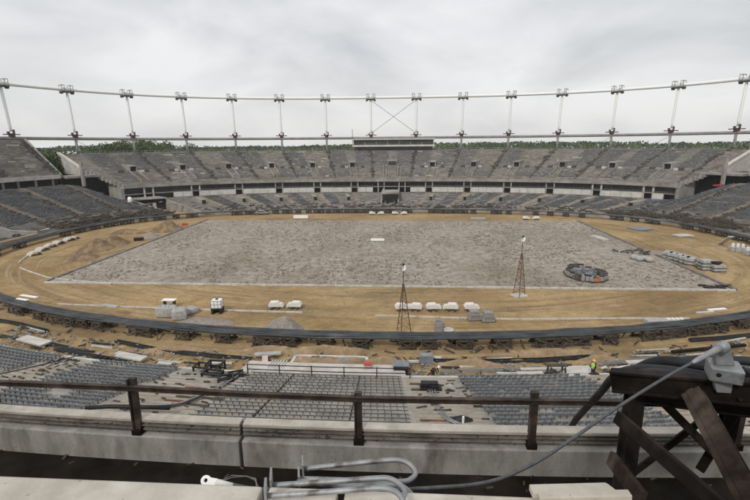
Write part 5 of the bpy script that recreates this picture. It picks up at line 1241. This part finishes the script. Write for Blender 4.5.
# loose boards on the aisle steps
def planks(lst, label, group):
    n = len(lst)
    for i, (px, py, z, l, rz) in enumerate(lst):
        p = G(px, py, z); m = MB(); m.box((0,0,.07), (l,.2,.14)); o = m.build('plank', 'timber' if i % 3 else 'redbrown'); o.location = p; o.rotation_euler.z = rz; tag(o, label+', '+ordinal(i, n, 'top', 'bottom').replace('topmost','topmost one').replace('bottommost','bottommost one'), 'plank', group)
planks([(424+1.5*i, 385+5.6*i if i < 2 else 405+4.2*(i-2), 1.25+.17*i, 2.6-.1*i, .02*(i % 3)) for i in range(7)], 'brown plank across the steps of the middle aisle', 'planks in the middle aisle')
planks([(196,389,1.6,2.0,-.1),(206,391.5,1.7,2.4,-.08),(186,398,1.9,1.8,-.1),(178,402,2.0,2.2,-.08),(213,399.5,1.9,1.8,-.06),(198,406,2.1,1.9,-.1)], 'brown plank on the steps of the left aisle', 'planks in the left aisle')
planks([(25,375,1.3,2.2,-.2),(38,371,1.2,2.6,-.25),(18,380,1.5,2.0,-.2),(46,366,1.1,2.0,-.2)], 'brown plank on the steps of the far left aisle', 'planks in the far left aisle')
# black steel frames in the left aisle
def frame(px, py, z, l, w, h, rz, label):
    t = thing('steel_stand', label, 'frame', G(px, py, z), rz, 'black steel frames in the left aisle')
    for x in (-l/2, l/2):
        m = MB()
        for y in (-w/2, w/2): m.beam((x,y,0), (x,y,h), .14, .14)
        m.beam((x,-w/2-.1,h), (x,w/2+.1,h), .16, .16); m.beam((x,-w/2-.1,.1), (x,w/2+.1,.1), .16, .14); m.build('end_frame', 'black', t)
    for y in (-w/2, w/2):
        for z, q in ((h,.14),(.25,.12)): m = MB(); m.beam((-l/2,y,z), (l/2,y,z), q, q); m.build('side_rail', 'black', t)
        m = MB(); m.beam((-l/2,y,.2), (l/2,y,h-.1), .1, .06); m.build('brace', 'timber', t)
for a in ((203,374,.5,1.3,1.0,.95,-.1,'black steel frame at the left end of the group in the left aisle'),(216,372,.4,1.5,1.0,1.0,-.05,'black steel frame at the back of the group in the left aisle'),(213,378,.9,1.7,.9,.6,-.15,'low black steel frame in the middle of the group'),(226,382.5,1.1,1.3,.8,.55,.4,'low black steel frame lying at the front of the group'),(236,378.5,.9,1.3,.8,.55,.4,'low black steel frame at the right end of the group')): frame(*a)
for i in range(3):
    m = MB(); m.tube(curve([G(244-i*3,372+i,1.2), G(222-i*2,385+i,1.9), G(196,397+i,2.3), G(172,404+i*1.2,2.4), G(120,405+i*2,2.5)]), .06, 6); tag(m.build('long_pipe', 'cable' if i else 'galvdull', smooth=True), 'long pipe leaning across the black frames down the left aisle, '+('palest','middle','darkest')[i]+' of three', 'pipe', 'pipes across the left aisle')
# black gratings in the far left aisle
for i, (px, py, z, l) in enumerate(((56,366,1.0,2.0),(67,363.5,.9,2.2),(48,369,1.1,1.6),(100,360,.6,1.3))):
    t = thing('grating', 'black grating lying in the far left aisle, '+('middle one','upper one','lower one','small lone one to the right')[i], 'grating', G(px, py, z), -.25, 'black gratings in the far left aisle'); m = MB()
    for k in range(6): m.beam((-l/2,-.5+.2*k,.12), (l/2,-.5+.2*k,.12), .06, .18)
    m.build('bars', 'black', t); m = MB()
    for x in (-l/2, 0, l/2): m.beam((x,-.55,.24), (x,.55,.24), .08, .08)
    m.build('cross_bars', 'black', t)
m = MB(); m.tube(curve([G(80,355,.9), G(45,364,1.4), G(0,374,1.9), G(-40,383,2.2)]), .05, 6); tag(m.build('cable', 'cable', smooth=True), 'dark cable lying across the far left seat rows', 'cable')
m = MB(); m.tube([G(86,408,3.6), G(110,406.5,3.6), G(140,407,3.4), G(170,408,3.2)], .16, 8); tag(m.build('foil_roll', 'black', smooth=True), 'long black roll lying behind the parapet at the left', 'roll')
# small wooden trestle and beams on the right
t = thing('trestle', 'small dark timber trestle standing at the front of the right seat block', 'trestle', G(556, 376, .3), .05)
for x in (-.75, .75):
    for y in (-.35, .35): MB().beam((x,y*1.3,0), (x*.9,y,1.1), .13, .13).build('leg', 'timber', t)
MB().beam((-1,0,1.16), (1,0,1.16), .5, .12).build('top_beam', 'timber', t); MB().beam((-.75,-.42,.25), (.7,-.38,1.0), .06, .12).build('brace', 'timber', t); MB().beam((.75,-.45,.25), (-.7,-.38,1.0), .06, .12).build('brace', 'timber', t)
for i, (a, b) in enumerate((((612,377),(660,373)),((640,371),(720,364)),((672,352),(745,345)))):
    p, q = G(*a, .6), G(*b, .6); m = MB(); m.beam(p, q, .3, .3); tag(m.build('steel_beam', 'rust'), ('dark beam right of the black tarpaulins','dark beam further right behind the trestle','long dark beam on the sand behind the cable clamp')[i], 'beam')
heap(700, 408, 2.2, .7, .5, 'orange', 'patch of orange sand on the terrace behind the trestle', 'sand_heap', seed=41).location = G(700, 412, 1.6)
# scattered small rubble in the trench
m = MB(); rr = random.Random(55)
for _ in range(380):
    d = rr.uniform(228, 316); s = .045+rr.random()*.088; p = D(d, s, .12+rr.random()*.25); L_ = rr.uniform(.12,.9); a = rr.uniform(0,3.14) if rr.random() < .4 else R(d+90)+rr.uniform(-.4,.4)
    m.beam(p, p+Vector((math.cos(a)*L_, math.sin(a)*L_, rr.uniform(-.1,.15))), rr.uniform(.05,.18), rr.uniform(.04,.12))
tag(m.build('rubble', 'timber'), 'bits of wood and stone strewn along the trench before the near rows', kind='stuff')
m = MB()
for _ in range(700):
    d = rr.uniform(228, 316); s = .05+rr.random()*.085; p = D(d, s, .1+rr.random()*.25); m.box(p, (rr.uniform(.08,.45), rr.uniform(.08,.35), rr.uniform(.06,.18)), rr.random()*3)
tag(m.build('rubble', 'paver'), 'grey stones and concrete bits strewn along the trench before the near rows', kind='stuff')
m = MB()
for _ in range(240):
    d = rr.choice((rr.uniform(242.6,246.5), rr.uniform(254,260.3), rr.uniform(274.8,279.9), rr.uniform(289.3,296))); s = rr.uniform(.14,.34); p = D(d, s, nz(s)+.16); a = R(d+90)+rr.uniform(-.3,.3); L_ = rr.uniform(.15,.9)
    m.beam(p, p+Vector((math.cos(a)*L_, math.sin(a)*L_, .02)), rr.uniform(.05,.16), rr.uniform(.04,.12))
tag(m.build('rubble', 'timber'), 'bits of wood strewn on the bare aisles between the near seat blocks', kind='stuff')

for mat_, n_, lab in (('pale',34,'pale kerb stones and boards laid along the trench before the near rows'),('cable',26,'dark pipes and channels laid along the trench before the near rows')):
    m = MB()
    for _ in range(n_):
        d = rr.uniform(226, 318); s = .05+rr.random()*.08; p = D(d, s, .3); q = D(d+rr.uniform(.6,3.2), s+rr.uniform(-.004,.004), .3); m.beam(p, q, rr.uniform(.1,.3), rr.uniform(.1,.2))
    tag(m.build('rubble', mat_), lab, kind='stuff')
# soft air over the far side of the bowl
m = MB(); m.box((0, 100, 26), (2300, 2300, 56)); hz = m.build('haze', 'white'); hz.data.materials.clear(); tag(hz, kind='stuff')
hm_ = bpy.data.materials.new('haze'); hm_.use_nodes = True; nt = hm_.node_tree; nt.nodes.clear(); pv = nd(nt, 'ShaderNodeVolumePrincipled'); pv.inputs['Color'].default_value = (.93,.95,1,1); pv.inputs['Density'].default_value = .0002; pv.inputs['Anisotropy'].default_value = .2
ho = nd(nt, 'ShaderNodeOutputMaterial'); nt.links.new(pv.outputs[0], ho.inputs['Volume']); hz.data.materials.append(hm_)
# ------------------------------------------------------------------ the two workers
def skin(name, joints, edges, mat, parent, sub=2):
    ks = list(joints); me = bpy.data.meshes.new(name); me.from_pydata([joints[k][0] for k in ks], [(ks.index(a), ks.index(b)) for a, b in edges], [])
    o = bpy.data.objects.new(name, me); COL.objects.link(o); o.parent = parent
    md = o.modifiers.new('skin', 'SKIN'); md.use_smooth_shade = True; sv = me.skin_vertices[0].data
    for i, k in enumerate(ks): r_ = joints[k][1]; sv[i].radius = (r_, r_) if not isinstance(r_, tuple) else r_; sv[i].use_root = (i == 0)
    s_ = o.modifiers.new('subdivision', 'SUBSURF'); s_.levels = sub; s_.render_levels = sub; me.materials.append(M[mat]); return o
def person(loc, rz, label, J, top, trousers, helmet, vest=None):
    t = thing('person', label, 'person', loc, rz); g = lambda k, r_: (J[k], r_)
    e = [('pelvis','waist'),('waist','chest'),('chest','neck'),('neck','head'),('head','crown'),('head','nose'),('chest','shl'),('shl','ell'),('ell','wrl'),('chest','shr'),('shr','elr'),('elr','wrr'),('pelvis','hipl'),('hipl','knl'),('knl','anl'),('anl','tol'),('pelvis','hipr'),('hipr','knr'),('knr','anr'),('anr','tor')]
    rad = dict(pelvis=.13,waist=.12,chest=.14,neck=.055,head=.095,crown=.07,nose=.03,shl=.065,ell=.045,wrl=.032,shr=.065,elr=.045,wrr=.032,hipl=.1,knl=.062,anl=.042,tol=.035,hipr=.1,knr=.062,anr=.042,tor=.035)
    jt = {k: g(k, rad[k]) for k in rad}
    for h in ('l', 'r'):
        w = Vector(J['wr'+h]); d = (w-Vector(J['el'+h])).normalized(); sx = d.orthogonal().normalized()
        jt['palm'+h] = (tuple(w+d*.07), .03); e.append(('wr'+h, 'palm'+h))
        for i in range(4):
            ln = (.075,.085,.08,.06)[i]; q = w+d*.1+sx*(i-1.5)*.021; jt['f%d%s' % (i,h)] = (tuple(q), .0095); jt['g%d%s' % (i,h)] = (tuple(q+d*ln+Vector((0,-.02,-.01))), .008); e += [('palm'+h,'f%d%s' % (i,h)), ('f%d%s' % (i,h),'g%d%s' % (i,h))]
        q = w+d*.05+sx*.045; jt['th'+h] = (tuple(q+d*.04), .01); e.append(('palm'+h, 'th'+h))
    skin('body', jt, e, 'skin', t)
    k2 = ['pelvis','waist','chest','shl','ell','wrl','shr','elr','wrr']; skin('jacket', {k: (J[k], rad[k]*1.16+.012) for k in k2}, [(a,b) for a, b in e if a in k2 and b in k2], top, t)
    k3 = ['pelvis','hipl','knl','anl','hipr','knr','anr']; skin('trousers', {k: (J[k], rad[k]*1.18+.012) for k in k3}, [(a,b) for a, b in e if a in k3 and b in k3], trousers, t)
    for h in ('l','r'): skin('boot', {'an'+h: (J['an'+h], .058), 'to'+h: (J['to'+h], .05)}, [('an'+h,'to'+h)], 'black', t)
    if vest: skin('vest', {k: (J[k], rad[k]*1.35+.04) for k in ('waist','pelvis','chest','shl','shr')}, [('pelvis','waist'),('waist','chest'),('chest','shl'),('chest','shr')], vest, t)
    hd = Vector(J['head']).lerp(Vector(J['crown']), .75); up_ = (Vector(J['crown'])-Vector(J['neck'])).normalized()
    m = MB(); m.lathe([(.155,0),(.15,.02),(.135,.022),(.125,.07),(.085,.12),(.03,.14)], 14); o = m.build('helmet', helmet, t, smooth=True); o.location = hd-up_*.01; o.rotation_euler = up_.to_track_quat('Z','Y').to_euler()
    for s in (-.035,.035):
        f = (Vector(J['nose'])-Vector(J['head'])).normalized(); m = MB(); m.ball(Vector(J['head'])+f*.085+f.cross(up_)*s+up_*.03, .014); m.build('eye', 'black', t)
    return t
stand = dict(pelvis=(0,0,.95),waist=(0,.0,1.12),chest=(0,-.02,1.35),neck=(0,-.02,1.5),head=(0,-.04,1.62),crown=(0,-.03,1.72),nose=(0,-.15,1.61),shl=(.19,-.02,1.43),ell=(.25,-.05,1.15),wrl=(.2,-.26,1.0),shr=(-.19,-.02,1.43),elr=(-.26,-.02,1.15),wrr=(-.2,-.24,1.02),hipl=(.1,0,.9),knl=(.11,-.03,.5),anl=(.11,.02,.09),tol=(.12,-.16,.05),hipr=(-.1,0,.9),knr=(-.11,-.02,.5),anr=(-.12,.04,.09),tor=(-.14,-.14,.05))
person(G(592.5, 376.5, .45), R(-60), 'person in a yellow green vest and yellow helmet standing by the dark tarpaulins', stand, 'navy', 'navy', 'helmetyellow', 'hivis')
bent = dict(pelvis=(0,.1,.88),waist=(0,.0,1.02),chest=(0,-.2,1.17),neck=(0,-.33,1.24),head=(0,-.44,1.27),crown=(0,-.5,1.35),nose=(0,-.53,1.2),shl=(.19,-.24,1.16),ell=(.21,-.34,.88),wrl=(.12,-.46,.66),shr=(-.19,-.24,1.16),elr=(-.21,-.34,.88),wrr=(-.12,-.46,.66),hipl=(.1,.1,.84),knl=(.11,-.02,.48),anl=(.11,.08,.09),tol=(.12,-.1,.05),hipr=(-.1,.1,.84),knr=(-.11,.1,.47),anr=(-.12,.2,.09),tor=(-.13,.02,.05))
person(G(433.5, 378.5, .5), R(65), 'person in dark work clothes and white helmet bending over above the middle aisle', bent, 'darkcloth', 'darkcloth', 'white')
